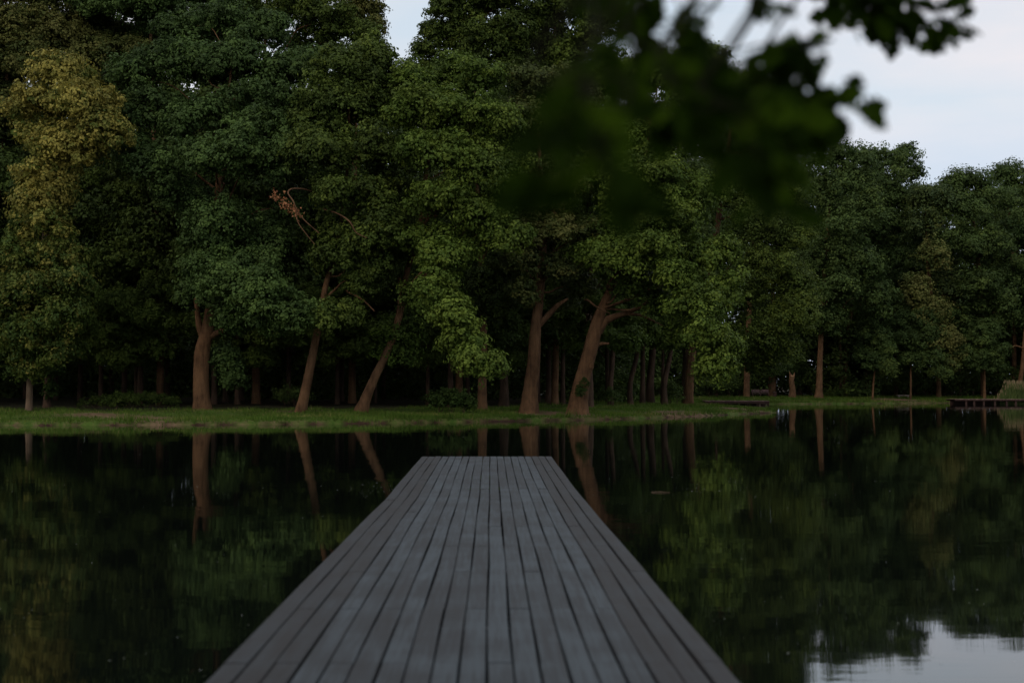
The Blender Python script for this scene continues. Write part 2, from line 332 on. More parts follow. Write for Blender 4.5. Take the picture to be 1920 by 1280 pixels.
def photo_tree(name, d, path, lobes, kind, label, cat='tree', group=None, limbs=(), barkm='bark', leaf=.20, dens=1.7, per=99, clump=.74, base_z=None, depth_k=1.0, droop=.25):
    """trunk path in photo coordinates and width, crown lobes (x, y, rx, ry, nearer/farther m, tint)"""
    s = d / F
    pts = [P(x, y, d) for x, y, _ in path]; rad = [w_ * s / 2 for *_, w_ in path]
    # let the foot stand on the ground
    z0 = gz1(pts[0][0], d); pts[0][2] = z0
    o = empty(name, (pts[0][0], d, z0), label, cat, group)
    mb = MB(); trunk_into(mb, np.array(pts), np.array(rad))
    L2 = []
    pa = np.array(pts)
    for lb in lobes:
        x, y, rx, ry, dd = lb[:5]; t = lb[5] if len(lb) > 5 else .5  # tint also set low on rear lobes, painting shade into the leaf colour
        c = P(x, y, d + dd); k = (d + dd) / F
        L2.append((*c, rx * k, max(rx, ry) * .95 * k * depth_k, ry * k, t))
        j = np.argmin(np.abs(pa[:, 2] - (c[2] - .9 * math.hypot(c[0] - pa[:, 0].mean(), dd) * .6)))
        if len(pa) > 2: j = max(1, j)
        # start on the trunk line, interpolated
        zz = np.clip(c[2] - .45 * abs(c[0] - pa[j, 0]) - .2 * abs(dd), max(pa[1, 2], pa[0, 2] + .36 * (pa[-1, 2] - pa[0, 2])), pa[-1, 2])
        src = [np.interp(zz, pa[:, 2], pa[:, 0]), np.interp(zz, pa[:, 2], pa[:, 1]), zz]
        r0 = min(.085, .45 * np.interp(zz, pa[:, 2], rad))
        if c[2] < src[2] + .3: continue
        limb_to(mb, src, c, r0)
        for _ in range(2):
            e = c + rng.uniform(-.7, .7, 3) * np.array([rx * k, rx * k * depth_k, ry * k]); limb_to(mb, c * .7 + np.array(src) * .3, e, r0 * .4, .012, .05, 5)
    mb.build('trunk', M[barkm], o, True)
    for lm in limbs:
        nm = lm[0] if isinstance(lm[0], str) else 'limb'; q = lm[1:] if isinstance(lm[0], str) else lm
        m2 = MB(); pp = np.array([P(x, y, d + (0 if len(z) < 2 else z[1])) for x, y, *z in q]); rr = np.array([z[0] * s / 2 for x, y, *z in q])
        c = catmull(np.column_stack([pp, rr]), 5); m2.tube(c[:, :3], c[:, 3], 8, wob=.03); m2.build(nm, M[barkm], o, True)
    if L2:
        me = foliage(L2, leaf, dens * .62, clump, per, droop=droop, split=6); global NLEAF; NLEAF += len(me.polygons)
        link('crown', me, M[kind], o)
    return o, L2

# ------------------------------------------------------------------ the front trees on the near bank
photo_tree('linden_tree', 83, [(54, 767, 13), (57, 700, 12), (68, 600, 11), (82, 450, 9), (105, 280, 7), (118, 150, 4)],
    [(122, 150, 62, 42, 0, .72), (155, 195, 62, 38, -2, .77), (75, 205, 58, 36, -1, .72), (195, 255, 48, 34, -2.5, .72), (95, 265, 60, 38, -2, .77), (150, 285, 55, 34, -2, .77),
     (85, 330, 52, 36, -2, .72), (70, 385, 45, 34, -2, .72), (105, 425, 34, 30, -3, .62), (112, 480, 46, 34, -2, .38), (60, 480, 50, 34, -1, .35), (95, 535, 78, 34, -3, .28), (35, 560, 60, 36, -2, .25),
     (118, 590, 46, 32, -3, .22), (55, 620, 66, 34, -2, .25), (105, 655, 34, 22, -2, .2), (25, 665, 50, 26, -1, .2), (50, 700, 24, 14, -1, .2)],
    'linden', 'tall slim linden with straw-yellow blossom in its upper crown, at the far left', barkm='bark_pale', clump=.75, droop=.5)
photo_tree('oak_tree', 96, [(-30, 760, 20), (-25, 600, 18), (0, 300, 12), (20, 60, 6)],
    [(110, 5, 70, 40, 0, .6), (30, 50, 80, 50, 0, .8), (100, 75, 70, 45, 0, .85), (165, 110, 55, 40, 0, .8), (-20, 110, 70, 50, 0, .6), (60, 120, 80, 45, 0, .55), (230, 110, 60, 40, 0, .6), (-30, 200, 80, 60, 0, .3), (20, 300, 60, 70, 2, .1),
     (-20, 420, 70, 80, 2, .1), (200, 60, 50, 35, 3, .5), (10, -20, 90, 40, 0, .6), (180, 160, 60, 45, 2, .4)],
    'olive', 'olive-topped tree at the left edge, rising behind the straw-yellow linden')
photo_tree('oak_tree', 84, [(380, 764, 35), (377, 720, 31), (379, 660, 29), (388, 620, 24), (396, 560, 18), (402, 470, 15), (406, 380, 13), (420, 250, 8), (435, 120, 4)],
    [(395, 505, 50, 34, -3), (366, 548, 24, 22, -2, .35), (408, 556, 22, 16, -3, .4), (440, 602, 24, 16, -3, .4), (430, 540, 62, 36, -5, .6), (490, 555, 60, 36, -6, .6), (545, 590, 48, 28, -6, .6), (470, 505, 55, 32, -4, .6), (500, 605, 36, 22, -5), (455, 598, 38, 20, -3, .4),
     (410, 425, 65, 38, -3, .5), (350, 375, 52, 38, -1, .3), (300, 330, 52, 42, -2, .35), (262, 285, 36, 34, -1, .35), (440, 300, 60, 42, -4, .6), (385, 300, 48, 34, -4, .5), (370, 230, 70, 45, -1, .35), (290, 215, 60, 45, 0, .3),
     (250, 150, 55, 42, 1, .35), (330, 120, 75, 45, 1, .3), (420, 130, 80, 50, 1, .35), (500, 195, 65, 45, 0, .35), (530, 300, 55, 40, -3, .6), (560, 385, 50, 36, 0, .3), (490, 250, 50, 36, -2, .5), (555, 140, 70, 50, 2, .35), (480, 450, 60, 32, -1, .35),
     (385, 455, 42, 28, -3, .45), (424, 688, 16, 20, 1, .25), (436, 712, 14, 12, 1, .25), (418, 665, 14, 14, 1, .2), (470, 60, 70, 40, 3, .3), (360, 50, 70, 40, 3, .3)],
    'teal', 'stout upright oak, forked above its thick straight bole, blue-green boughs to its right',
    limbs=[[(384, 640, 16), (374, 612, 14), (370, 585, 10), (365, 540, 7)], [(394, 630, 14), (425, 615, 7), (460, 590, 5), (490, 570, 4)]], depth_k=.95)
t, _ = photo_tree('oak_tree', 82, [(564, 771, 21), (573, 730, 18.5), (583, 680, 17), (595, 620, 14), (604, 570, 12.5), (612, 530, 11), (636, 440, 9), (650, 330, 7), (655, 200, 4)],
    [(640, 490, 50, 34, -1, .4), (690, 515, 48, 30, -1, .4), (650, 430, 48, 28, 1, .3), (705, 455, 55, 32, -2, .45), (640, 585, 48, 20, -2, .5), (600, 600, 30, 18, -3, .5), (650, 365, 60, 40, -2, .4), (600, 300, 60, 38, -2, .5), (690, 290, 60, 42, -1, .45),
     (650, 210, 75, 48, 0, .4), (740, 360, 48, 38, 0, .35), (670, 130, 80, 45, 1, .45), (735, 205, 55, 45, 1, .45), (720, 410, 45, 35, -2, .4), (600, 240, 55, 40, 0, .35), (615, 410, 40, 26, 2, .3)],
    'oak', 'slender oak leaning right, its crown holding a tuft of dead orange leaves',
    limbs=[['dead_branch', (600, 368, 4, -1), (575, 356, 3.4, -3), (548, 354, 2.8, -5), (540, 362, 2.4, -5.5), (549, 376, 2.6, -6), (556, 392, 2.2, -6), (570, 412, 2, -6), (598, 437, 1.5, -6)], ['dead_branch', (556, 392, 3, -6), (558, 415, 2, -6), (575, 440, 1.5, -6), (590, 458, 1, -6)],
           ['dead_branch', (606, 392, 3, -1), (632, 400, 2.6, -3), (655, 415, 2.5, -5), (668, 436, 2, -5), (688, 446, 1.2, -5)], ['dead_branch', (650, 545, 5, 0), (680, 562, 3.5, -1), (702, 583, 2, -2)]])
u = rng.random(260); q = np.array([P(512 + 52 * a_ + rng.normal(0, 4.5), 366 + 38 * a_ + rng.normal(0, 5.5), 76 + rng.normal(0, .25)) for a_ in u])
q = q[(np.sin(u * 19 + .6) > -.55)]
V, Q, tt = leaves_from(q, rng.normal(0, 1, q.shape), .15, rng.uniform(0, 1, len(q)), .5); me = mesh_np('dead_leaves', V, Q, tt)
link('dead_leaves', me, M['dead'], t)
photo_tree('oak_tree', 83, [(677, 769, 27), (688, 742, 21), (704, 705, 18), (720, 672, 16), (738, 630, 14), (752, 575, 15), (763, 510, 12), (785, 430, 9), (800, 330, 6), (810, 220, 3)],
    [(800, 215, 72, 34, -2, .6), (870, 220, 66, 34, -3, .6), (930, 255, 52, 38, -2, .6), (760, 170, 66, 36, 0, .5), (815, 295, 72, 38, -4, .6), (900, 320, 64, 38, -4, .65), (955, 370, 42, 36, -3, .55), (835, 385, 72, 38, -4, .6),
     (915, 420, 55, 34, -4, .65), (955, 450, 40, 28, -4, .6), (800, 450, 48, 28, -3, .5), (835, 490, 52, 28, -5, .6), (820, 545, 38, 30, -6, .7), (845, 590, 38, 30, -7, .75), (866, 640, 38, 26, -7, .75), (893, 680, 30, 18, -8, .75),
     (915, 690, 18, 16, -8, .7), (745, 625, 48, 22, 1, .2), (765, 470, 40, 26, 0, .3), (790, 560, 30, 22, -2, .4), (870, 150, 66, 42, 1, .45), (860, 470, 40, 30, -3, .5), (745, 660, 34, 16, 1, .2), (960, 310, 40, 34, -2, .55)],
    'bright', 'leaning oak with fresh green foliage cascading low on its right towards the water',
    limbs=[[(755, 575, 8), (775, 560, 6), (800, 548, 4)], [(748, 575, 8), (752, 545, 8), (748, 520, 6)]])
photo_tree('oak_tree', 88, [(904, 764, 20), (904, 720, 17), (906, 640, 15), (905, 560, 13), (900, 420, 10), (890, 300, 6)],
    [(925, 560, 42, 34, -1, .35), (940, 510, 48, 34, 0, .5), (895, 530, 36, 30, 1, .3), (880, 440, 60, 50, 3, .25), (930, 590, 30, 34, 2, .15), (890, 600, 20, 30, 1, .1), (940, 630, 20, 22, 3, .1)],
    'dim', 'straight trunk just right of the rounded dark bush, half hidden by hanging green leaves')
photo_tree('oak_tree', 86, [(992, 758, 35), (996, 725, 29), (1001, 680, 25), (1004, 620, 22), (1010, 565, 19), (1014, 520, 18), (1018, 440, 14), (1012, 300, 9), (1000, 150, 5)],
    [(1000, 440, 46, 34, -2, .75), (1042, 430, 30, 32, -2, .8), (975, 495, 26, 38, -2, .5), (985, 555, 16, 30, -2, .4), (1000, 385, 56, 34, -2, .6), (960, 300, 60, 45, 2, .3), (1020, 250, 70, 50, 2, .3), (1000, 215, 46, 36, -2, .4), (1010, 165, 46, 30, -1, .35), (1070, 175, 50, 40, 1, .35), (1045, 335, 55, 40, 0, .4),
     (1100, 440, 40, 26, 0, .4), (1080, 540, 30, 18, 1, .2), (1056, 505, 30, 18, -1, .4), (1060, 560, 20, 14, 3, .1)],
    'olive', 'upright oak with a tall red-brown bole and one stubby fork on its right',
    limbs=[[(1008, 612, 12), (1022, 597, 11), (1034, 584, 10), (1046, 572, 8), (1065, 560, 4)], [(1014, 525, 9), (1035, 512, 7), (1055, 500, 6), (1085, 490, 3)]])
t, _ = photo_tree('oak_tree', 86, [(1083, 757, 40), (1089, 728, 33), (1098, 690, 29), (1110, 645, 28), (1120, 605, 25), (1133, 568, 18), (1150, 530, 13), (1178, 460, 10), (1200, 360, 8), (1220, 230, 5)],
    [(1150, 485, 55, 28, -3, .6), (1220, 475, 60, 34, -4, .65), (1108, 480, 36, 22, -1, .5), (1268, 525, 42, 34, -4, .6), (1245, 430, 62, 38, -3, .55), (1180, 420, 55, 36, -1, .4), (1302, 575, 44, 34, -5, .6), (1325, 630, 42, 32, -6, .65), (1335, 690, 30, 26, -6, .7),
     (1365, 655, 26, 26, -5, .6), (1195, 535, 40, 22, -1, .3), (1235, 570, 26, 20, -1, .3), (1285, 620, 26, 26, -1, .3), (1200, 340, 70, 50, 0, .5), (1120, 350, 60, 50, 1, .4), (1150, 250, 70, 60, 2, .4), (1250, 270, 70, 60, 1, .45), (1300, 190, 60, 50, 2, .4), (1230, 145, 66, 40, 3, .4),
     (1150, 150, 66, 50, 4, .35), (1300, 370, 66, 50, 0, .5), (1325, 480, 50, 42, -2, .55), (1170, 640, 26, 22, 5, .1), (1360, 560, 40, 40, -3, .6)],
    'bright', 'massive leaning oak with a forked bole and a long arching limb to the right',
    limbs=[[(1122, 622, 18), (1134, 603, 15), (1152, 594, 12), (1175, 586, 9), (1200, 576, 7), (1228, 560, 4)], [(1170, 588, 7), (1200, 591, 5), (1228, 603, 3), (1245, 612, 1.5)],
           [(1112, 654, 10), (1124, 645, 7), (1142, 644, 4)], ['dead_branch', (1096, 562, 2, -1), (1103, 563, 3.5, -1), (1118, 575, 3.5, -1), (1144, 588, 2, -1)], ['knot', (1108, 690, 10, -.3), (1110, 682, 9, -.35)]])
me = foliage([(*P(1088, 735, 85.2), .28, .2, .38, .4), (*P(1096, 720, 85.2), .2, .15, .3, .4)], .10, 1.2, .2, 40, name='ivy'); link('ivy', me, M['bush'], t)
# taller trees behind, making the top of the picture
photo_tree('oak_tree', 97, [(300, 758, 16), (300, 600, 14), (290, 300, 10), (280, 0, 5)],
    [(215, 20, 70, 42, 0, .5), (290, 10, 70, 40, -1, .35), (350, -30, 90, 45, 0, .4), (230, -50, 80, 50, 0, .4), (170, 40, 40, 30, 2, .4), (300, 80, 80, 40, 3, .2), (200, 180, 60, 60, 3, .1), (240, 400, 50, 40, 7, .0), (205, 320, 44, 40, 7, .0)],
    'teal', 'tall dark tree at the top left, above and behind the stout upright oak')
photo_tree('oak_tree', 99, [(480, 757, 16), (480, 600, 14), (490, 300, 10), (500, 0, 5)],
    [(430, 10, 60, 36, 0, .4), (500, 35, 50, 26, 0, .4), (560, 10, 55, 36, 0, .4), (610, 40, 55, 36, -1, .45), (520, -50, 110, 42, 1, .4), (400, 60, 50, 30, 2, .2), (660, 75, 50, 40, 0, .45), (590, 90, 60, 36, 2, .3)],
    'oak', 'high oak crown with sky glinting through its twigs, above the slender leaning oak', dens=1.15)
photo_tree('maple_tree', 101, [(660, 757, 16), (660, 600, 14), (665, 300, 10), (670, 20, 5)],
    [(670, 20, 42, 34, 0, .9), (640, -30, 70, 40, 0, .7), (688, 12, 24, 20, -1, .95), (692, 60, 26, 14, -1, .95), (702, 50, 18, 13, -1, .95), (640, 40, 40, 30, -1, .6), (690, 95, 30, 22, 1, .7), (680, 150, 60, 40, 3, .3)],
    'olive', 'bronze-tinged treetop on the left side of the bright sky notch', dens=1.1, clump=.6, per=70)
photo_tree('oak_tree', 98, [(860, 757, 14), (862, 600, 13), (860, 300, 10), (870, 20, 5)],
    [(836, 25, 38, 22, 0, .4), (812, 62, 28, 18, 0, .35), (850, 62, 55, 26, 1, .35), (796, 95, 22, 12, 0, .35), (870, 10, 50, 34, 0, .4), (900, 90, 70, 40, 0, .45), (850, 125, 60, 30, 0, .35), (790, 135, 42, 22, 1, .4), (900, -40, 90, 34, 0, .4), (925, 15, 46, 26, 0, .4), (975, 8, 46, 28, 0, .4), (960, 70, 50, 40, 0, .4), (960, 130, 60, 40, 1, .4)],
    'oak', 'dark oak crown on the right side of the bright sky notch', dens=1.3, clump=.7)
photo_tree('oak_tree', 100, [(1040, 757, 14), (1042, 600, 13), (1040, 300, 10), (1040, 20, 5)],
    [(1010, 40, 46, 30, 0, .45), (1060, 25, 52, 34, 0, .4), (1110, 50, 50, 36, 0, .4), (1050, -30, 110, 34, 0, .4), (1020, 100, 66, 42, 1, .4), (1090, 110, 66, 46, 0, .4), (1130, 20, 40, 34, 1, .3), (1010, 170, 60, 45, 2, .3)],
    'oak', 'high oak crown in the middle top, left of the blurred foreground leaves', dens=1.3, clump=.7)
photo_tree('oak_tree', 118, [(1290, 745, 20), (1300, 640, 17), (1340, 450, 13), (1370, 250, 8), (1375, 160, 4)],
    [(1395, 555, 50, 40, -4, .55), (1455, 515, 55, 42, -5, .55), (1488, 580, 38, 36, -6, .65), (1430, 625, 50, 32, -6, .55), (1470, 655, 40, 26, -5, .5), (1508, 600, 22, 36, -6, .7), (1490, 450, 40, 44, -3, .5), (1420, 435, 60, 50, -3, .45), (1370, 350, 62, 55, -1, .4),
     (1440, 335, 55, 48, -1, .4), (1385, 240, 60, 50, 0, .4), (1450, 270, 50, 42, 0, .35), (1360, 165, 56, 38, 0, .4), (1425, 185, 50, 40, 2, .35), (1330, 130, 50, 34, 2, .35), (1300, 120, 50, 26, 2, .4), (1410, 180, 42, 30, 1, .35), (1480, 350, 40, 40, 0, .4), (1400, 665, 46, 26, -3, .35), (1430, 690, 30, 18, -3, .3), (1500, 530, 30, 36, -5, .55), (1480, 235, 30, 24, 1, .35)],
    'oak', 'broad domed oak crown hanging low over the end of the grassy spit', leaf=.19, clump=.95)
# dim trunks in the shade behind (photo x, base y, width, top x, distance, words)
DIM = [
 (88, 768, 14, 93, 87, 'ivy-clad dim trunk right beside the yellow linden stem'),
 (189, 746, 9, 189, 99, 'thin straight trunk behind the left end of the low green shrubs'),
 (263, 742, 12, 264, 97, 'straight brown trunk rising behind the middle of the low green shrubs'),
 (445, 757, 10, 444, 96, 'faint thin trunk in the shade just right of the stout upright oak'),
 (632, 759, 8, 633, 98, 'faint thin trunk in the shade between the two leaning oaks'),
 (704, 754, 6, 700, 104, 'very faint trunk right behind the foot of the second leaning oak'),
 (845, 752, 12, 844, 94, 'brown trunk rising straight out from behind the rounded dark bush'),
 (945, 755, 17, 943, 96, 'dim reddish trunk between the bush and the upright forked oak'),
 (1105, 750, 16, 1102, 97, 'dim trunk standing directly behind the massive leaning oak'),
 (1145, 748, 11, 1150, 104, 'short pale-edged trunk, first to the right of the massive leaning oak'),
 (1182, 748, 11, 1196, 108, 'thin leaning trunk, second to the right of the massive leaning oak'),
 (1219, 747, 16, 1224, 114, 'dark thick trunk in the shade, third to the right of the massive leaning oak'),
 (1246, 746, 11, 1258, 109, 'thin reddish trunk leaning right, beside the hanging green cascade'),
 (1287, 743, 18, 1287, 132, 'dim thick trunk behind the hanging green cascade'),
]
def crown_local(seed, H, base, R, leaf, dens, per, clump, lean=0):
    """lobes of a generic tree about the origin"""
    r_ = np.random.default_rng(seed); L_ = []
    n_ = 15
    for k in range(n_):
        f = (k + .5) / n_; z = base + (H - base - 1) * f
        prof = R * (0.62 + .5 * sin(pi * min(1, f * 1.15 + .1))) * (1 - .55 * max(0, f - .6) / .4)
        a = k * 2.4 + r_.uniform(-.4, .4); rr = prof * r_.uniform(.35, .62)
        s_ = prof * r_.uniform(.42, .6)
        L_.append((rr * cos(a), rr * sin(a), z, s_, s_, s_ * .72, r_.uniform(.1, .5)))
    return L_
class V0: pass
VAR = []
for k, (H_, b_, R_) in enumerate([(24, 4.2, 4.6), (26, 5.0, 5.2), (23, 3.8, 4.2), (22, 6.0, 4.4)]):
    v = V0(); v.H = H_
    v.lobes = crown_local(100 + k, H_, b_, R_, 0, 0, 0, 0)
    v.me = foliage(v.lobes, .24, 1.3, 1.0, 72, name='crown'); v.me.materials.append(M['dim'])
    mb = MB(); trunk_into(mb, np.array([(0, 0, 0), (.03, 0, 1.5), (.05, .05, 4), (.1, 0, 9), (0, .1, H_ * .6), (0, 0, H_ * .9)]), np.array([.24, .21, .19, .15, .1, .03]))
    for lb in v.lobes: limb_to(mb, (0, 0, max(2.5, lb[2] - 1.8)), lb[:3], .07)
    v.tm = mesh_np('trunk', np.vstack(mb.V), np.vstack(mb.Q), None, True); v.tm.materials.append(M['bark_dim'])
    VAR.append(v)
SKY = [(-900, -200), (600, -200), (690, 10), (710, 125), (775, 130), (800, 40), (1000, -50), (1130, 20), (1200, 80), (1300, 80), (1400, 125), (1480, 220), (1540, 285), (1700, 320), (1740, 345), (1920, 350), (3000, 350)]
def top_limit(x, y, R):          # tallest a tree may stand here and stay under the tree line
    zs = []
    for dx in (-R, -R / 2, 0, R / 2, R):
        px = 960 + F * (x + dx) / y; ys_ = np.interp(px, [a for a, _ in SKY], [b for _, b in SKY]); zs.append(HC + (720 - ys_) / F * y)
    return min(zs) - 1.2
def copy_tree(k, x, y, h, rz, name, label, group, wk=1.0):
    v = VAR[k]; s = h / (v.H + .6); z = gz1(x, y)
    o = empty(name, (x, y, z), label, 'tree', group)
    for nm, me_ in (('trunk', v.tm), ('crown', v.me)):
        c = bpy.data.objects.new(nm, me_); COL.objects.link(c); c.parent = o
        c.rotation_euler = (0, 0, rz); c.scale = (s * wk if nm == 'trunk' else s, s * wk if nm == 'trunk' else s, s)
    return o
for k, (px, py, w_, tx, d, lab) in enumerate(DIM):
    up = -30 if px > 1000 else 0; sg = 1 if k % 2 else -1; r = lambda a_: rng.uniform(-a_, a_)
    big = 1.0 if px < 900 else .62
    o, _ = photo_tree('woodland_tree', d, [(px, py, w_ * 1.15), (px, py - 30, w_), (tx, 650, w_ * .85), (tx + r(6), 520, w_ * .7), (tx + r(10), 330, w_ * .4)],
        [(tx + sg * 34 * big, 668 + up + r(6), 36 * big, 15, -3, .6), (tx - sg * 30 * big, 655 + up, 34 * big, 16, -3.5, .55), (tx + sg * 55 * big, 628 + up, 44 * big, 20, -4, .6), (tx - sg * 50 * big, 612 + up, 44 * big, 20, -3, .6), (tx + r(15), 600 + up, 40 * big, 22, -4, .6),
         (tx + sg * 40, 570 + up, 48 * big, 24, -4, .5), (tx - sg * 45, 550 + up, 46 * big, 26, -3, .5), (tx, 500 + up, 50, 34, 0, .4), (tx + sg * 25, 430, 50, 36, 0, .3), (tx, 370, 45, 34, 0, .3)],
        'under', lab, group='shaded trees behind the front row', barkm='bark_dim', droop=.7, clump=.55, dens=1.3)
    if k == 0:
        me = foliage([(*P(95, 735, 86.4), .35, .3, .7, .3), (*P(96, 700, 86.4), .6, .4, .6, .3)], .12, 1.2, .25, 50, name='ivy'); link('ivy', me, M['bush'], o)
# second and third rows that close the wood above and between
k = 0
for row, (y0, stepx) in enumerate([(98, 7.6), (108, 7.0)]):
    for x in np.arange(-44 - row * 4, 20, stepx):
        if row == 1 and x > 16: continue
        xx = x + rng.uniform(-2.8, 2.8); yy = y0 + rng.uniform(-3, 3) + max(0, xx) * .8
        if xx > 8: yy += 6
        if 960 + F * xx / yy > 1290: continue
        h = min(28, top_limit(xx, yy, 5.5)); px = 960 + F * xx / yy
        copy_tree(k % 4, xx, yy, h, rng.uniform(0, 6.28), 'woodland_tree', 'dim tree in the dark wood behind the bank, lost among its neighbours', 'unlit trees filling the wood', .8); k += 1
# the far-off wood that reads as one dark mass
LB = []; mb = MB()
for yy, st in ((128, 2.4), (143, 2.4), (158, 2.4), (176, 2.4), (183, 2.4)):
    for x in np.arange(-105 if yy < 175 else -60, {128: 9, 143: 11, 158: 16, 176: 30, 183: 135}[yy], st):
        LB.append((x, yy + rng.uniform(-1, 1), gz1(x, yy) + rng.uniform(.8, 1.8), 2.2, 1.6, 1.9, .3)); LB.append((x + 1.4, yy + 2, gz1(x, yy) + 4.0, 2.4, 1.6, 1.9, .3))
        if yy > 140: LB.append((x + .7, yy + 3, gz1(x, yy) + 6.6, 2.4, 1.6, 1.9, .3)); LB.append((x, yy + 5, gz1(x, yy) + 5.2, 2.4, 1.6, 2.2, .3))
for row, y0 in enumerate([113, 124, 137, 152, 170]):
    for x in np.arange(-95 - row * 6, 34 + row * 2, 7.5):
        xx = x + rng.uniform(-2, 2); yy = y0 + rng.uniform(-3, 3)
        if sdist(np.array([xx]), np.array([yy]))[0] < 9: continue
        px = 960 + F * xx / yy
        h = min(30, top_limit(xx, yy, 6) - 1.0); zb = gz1(xx, yy); low = .2 if row >= 1 else 3.0
        if rng.random() < .6: mb.tube(catmull([(xx, yy, zb - .2), (xx + rng.normal(0, .1), yy, zb + 3), (xx, yy, h * .7)], 3), np.linspace(rng.uniform(.2, .32), .08, 7), 8, cap=False)
        for q in range(11):
            f = q / 10; a = rng.uniform(0, 6.28); z = low + (h - low - 1.5) * f
            LB.append((xx + 2.6 * cos(a) , yy + 2.6 * sin(a), zb + z, 3.1, 3.1, 1.9, rng.uniform(.1, .4)))
for x in np.arange(16, 135, 6.5):
    for yy in (184, 194, 206):
        xx = x + rng.uniform(-2, 2); h = min(32, top_limit(xx, yy, 5) - .6); zb = gz1(xx, yy)
        mb.tube(catmull([(xx, yy, zb - .2), (xx, yy, zb + 3), (xx, yy, h * .7)], 3), np.linspace(.3, .08, 7), 8, cap=False)
        for q in range(11):
            f = q / 10; a = rng.uniform(0, 6.28); z = .2 + (h - 2) * f
            LB.append((xx + 2.2 * cos(a), yy + 2.2 * sin(a), zb + z, 3.4, 3.4, 1.9, rng.uniform(.1, .4)))
me = foliage(LB, .44, .85, 1.4, 34, name='woodland')
V = np.vstack(mb.V); Q = np.vstack(mb.Q)
o = link('woodland', me, M['dim']); tag(o, 'dark mass of trees deep in the wood behind the bank', 'woodland', None, 'stuff')
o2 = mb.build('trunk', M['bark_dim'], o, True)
tag(o2, kind='stuff')

# ------------------------------------------------------------------ far trees on the right bank
FARK = dict(leaf=.29, clump=1.25, per=90)
photo_tree('oak_tree', 158, [(1535, 743, 17), (1536, 720, 13), (1538, 660, 11), (1545, 520, 9), (1560, 330, 4)],
    [(1545, 605, 40, 26, -2, .4), (1570, 555, 46, 34, -3, .4), (1530, 500, 36, 40, 0, .4), (1575, 450, 50, 42, -3, .45), (1560, 360, 46, 42, -1, .45), (1538, 305, 36, 26, 0, .4), (1600, 330, 40, 36, 0, .45), (1610, 410, 44, 40, -2, .45), (1610, 500, 46, 36, -2, .4), (1640, 560, 40, 32, 0, .35), (1580, 300, 30, 18, 0, .4)],
    'far', 'far tree with a clean orange-brown trunk standing alone on the grass near the shore', **FARK)
photo_tree('oak_tree', 162, [(1400, 742, 12), (1402, 650, 11), (1410, 450, 8), (1420, 280, 4)],
    [(1370, 275, 46, 36, 0, .4), (1425, 262, 50, 34, 0, .4), (1478, 275, 38, 34, 0, .4), (1390, 340, 56, 40, 0, .35), (1455, 345, 56, 42, 0, .35), (1345, 350, 40, 40, 0, .3), (1420, 420, 60, 40, 0, .3), (1490, 410, 44, 40, 0, .3), (1360, 430, 46, 40, 0, .25), (1400, 500, 56, 40, 0, .2), (1470, 490, 50, 40, 0, .2)],
    'far', 'tall far tree mostly hidden behind the blurred leaves and the domed oak', **FARK)
photo_tree('oak_tree', 172, [(1584, 737, 11), (1587, 650, 9), (1610, 500, 8), (1650, 320, 4)],
    [(1625, 300, 34, 18, 0, .45), (1665, 300, 32, 20, 0, .4), (1700, 300, 24, 18, 0, .35), (1705, 325, 20, 14, 0, .35), (1640, 350, 50, 36, -2, .45), (1695, 370, 46, 30, -2, .4), (1660, 430, 50, 36, -3, .4), (1650, 500, 46, 36, -2, .3), (1600, 640, 30, 22, 0, .15)],
    'far', 'far tree with a lean reddish trunk, its top the highest on the right-hand tree line', dens=1.4, **FARK)
photo_tree('chestnut_tree', 166, [(1760, 738, 10), (1758, 650, 9), (1740, 500, 7), (1735, 380, 3)],
    [(1745, 375, 40, 28, 0, .2), (1735, 440, 40, 30, 0, .25), (1750, 490, 30, 26, -3, .7), (1722, 545, 26, 32, -4, .85), (1742, 595, 26, 28, -4, .9), (1765, 640, 26, 26, -4, .8), (1785, 680, 24, 20, -3, .7), (1780, 550, 30, 36, 0, .2), (1715, 600, 30, 24, 0, .5)],
    'fargold', 'far tree whose front foliage is streaked yellow from middle to foot', **FARK)
photo_tree('oak_tree', 168, [(1843, 738, 10), (1842, 650, 9), (1835, 500, 8), (1820, 380, 4)],
    [(1795, 342, 30, 20, 0, .45), (1770, 370, 34, 22, 0, .45), (1830, 350, 30, 20, 0, .45), (1815, 400, 50, 34, -2, .45), (1860, 380, 40, 30, 0, .4), (1800, 465, 46, 36, -3, .4), (1850, 465, 46, 36, -3, .45), (1830, 540, 50, 36, -3, .4), (1870, 580, 40, 30, -3, .35), (1800, 600, 36, 30, -1, .3)],
    'far', 'broad far tree with a rounded light green crown, right of the yellow-streaked tree', **FARK)
photo_tree('oak_tree', 176, [(1900, 738, 10), (1902, 650, 9), (1900, 500, 8), (1890, 380, 4)],
    [(1870, 335, 24, 14, 0, .35), (1897, 332, 26, 16, 0, .35), (1890, 370, 40, 26, 0, .35), (1935, 360, 40, 30, 0, .4), (1910, 440, 50, 40, -2, .4), (1950, 450, 50, 50, 0, .4), (1910, 530, 46, 36, -3, .35), (1960, 560, 50, 50, 0, .35), (1930, 610, 36, 26, 0, .2)],
    'far', 'dark far treetop at the right edge of the picture', dens=1.4, **FARK)
photo_tree('oak_tree', 166, [(1447, 740, 16), (1448, 700, 14), (1448, 640, 12), (1450, 520, 6)],
    [(1448, 690, 26, 16, -2, .3), (1470, 670, 30, 20, 0, .3), (1420, 660, 36, 20, 0, .3), (1450, 620, 50, 30, 0, .2), (1400, 600, 40, 30, 2, .1)],
    'far', 'dark low-crowned tree with a thick trunk right behind the park bench', **FARK)
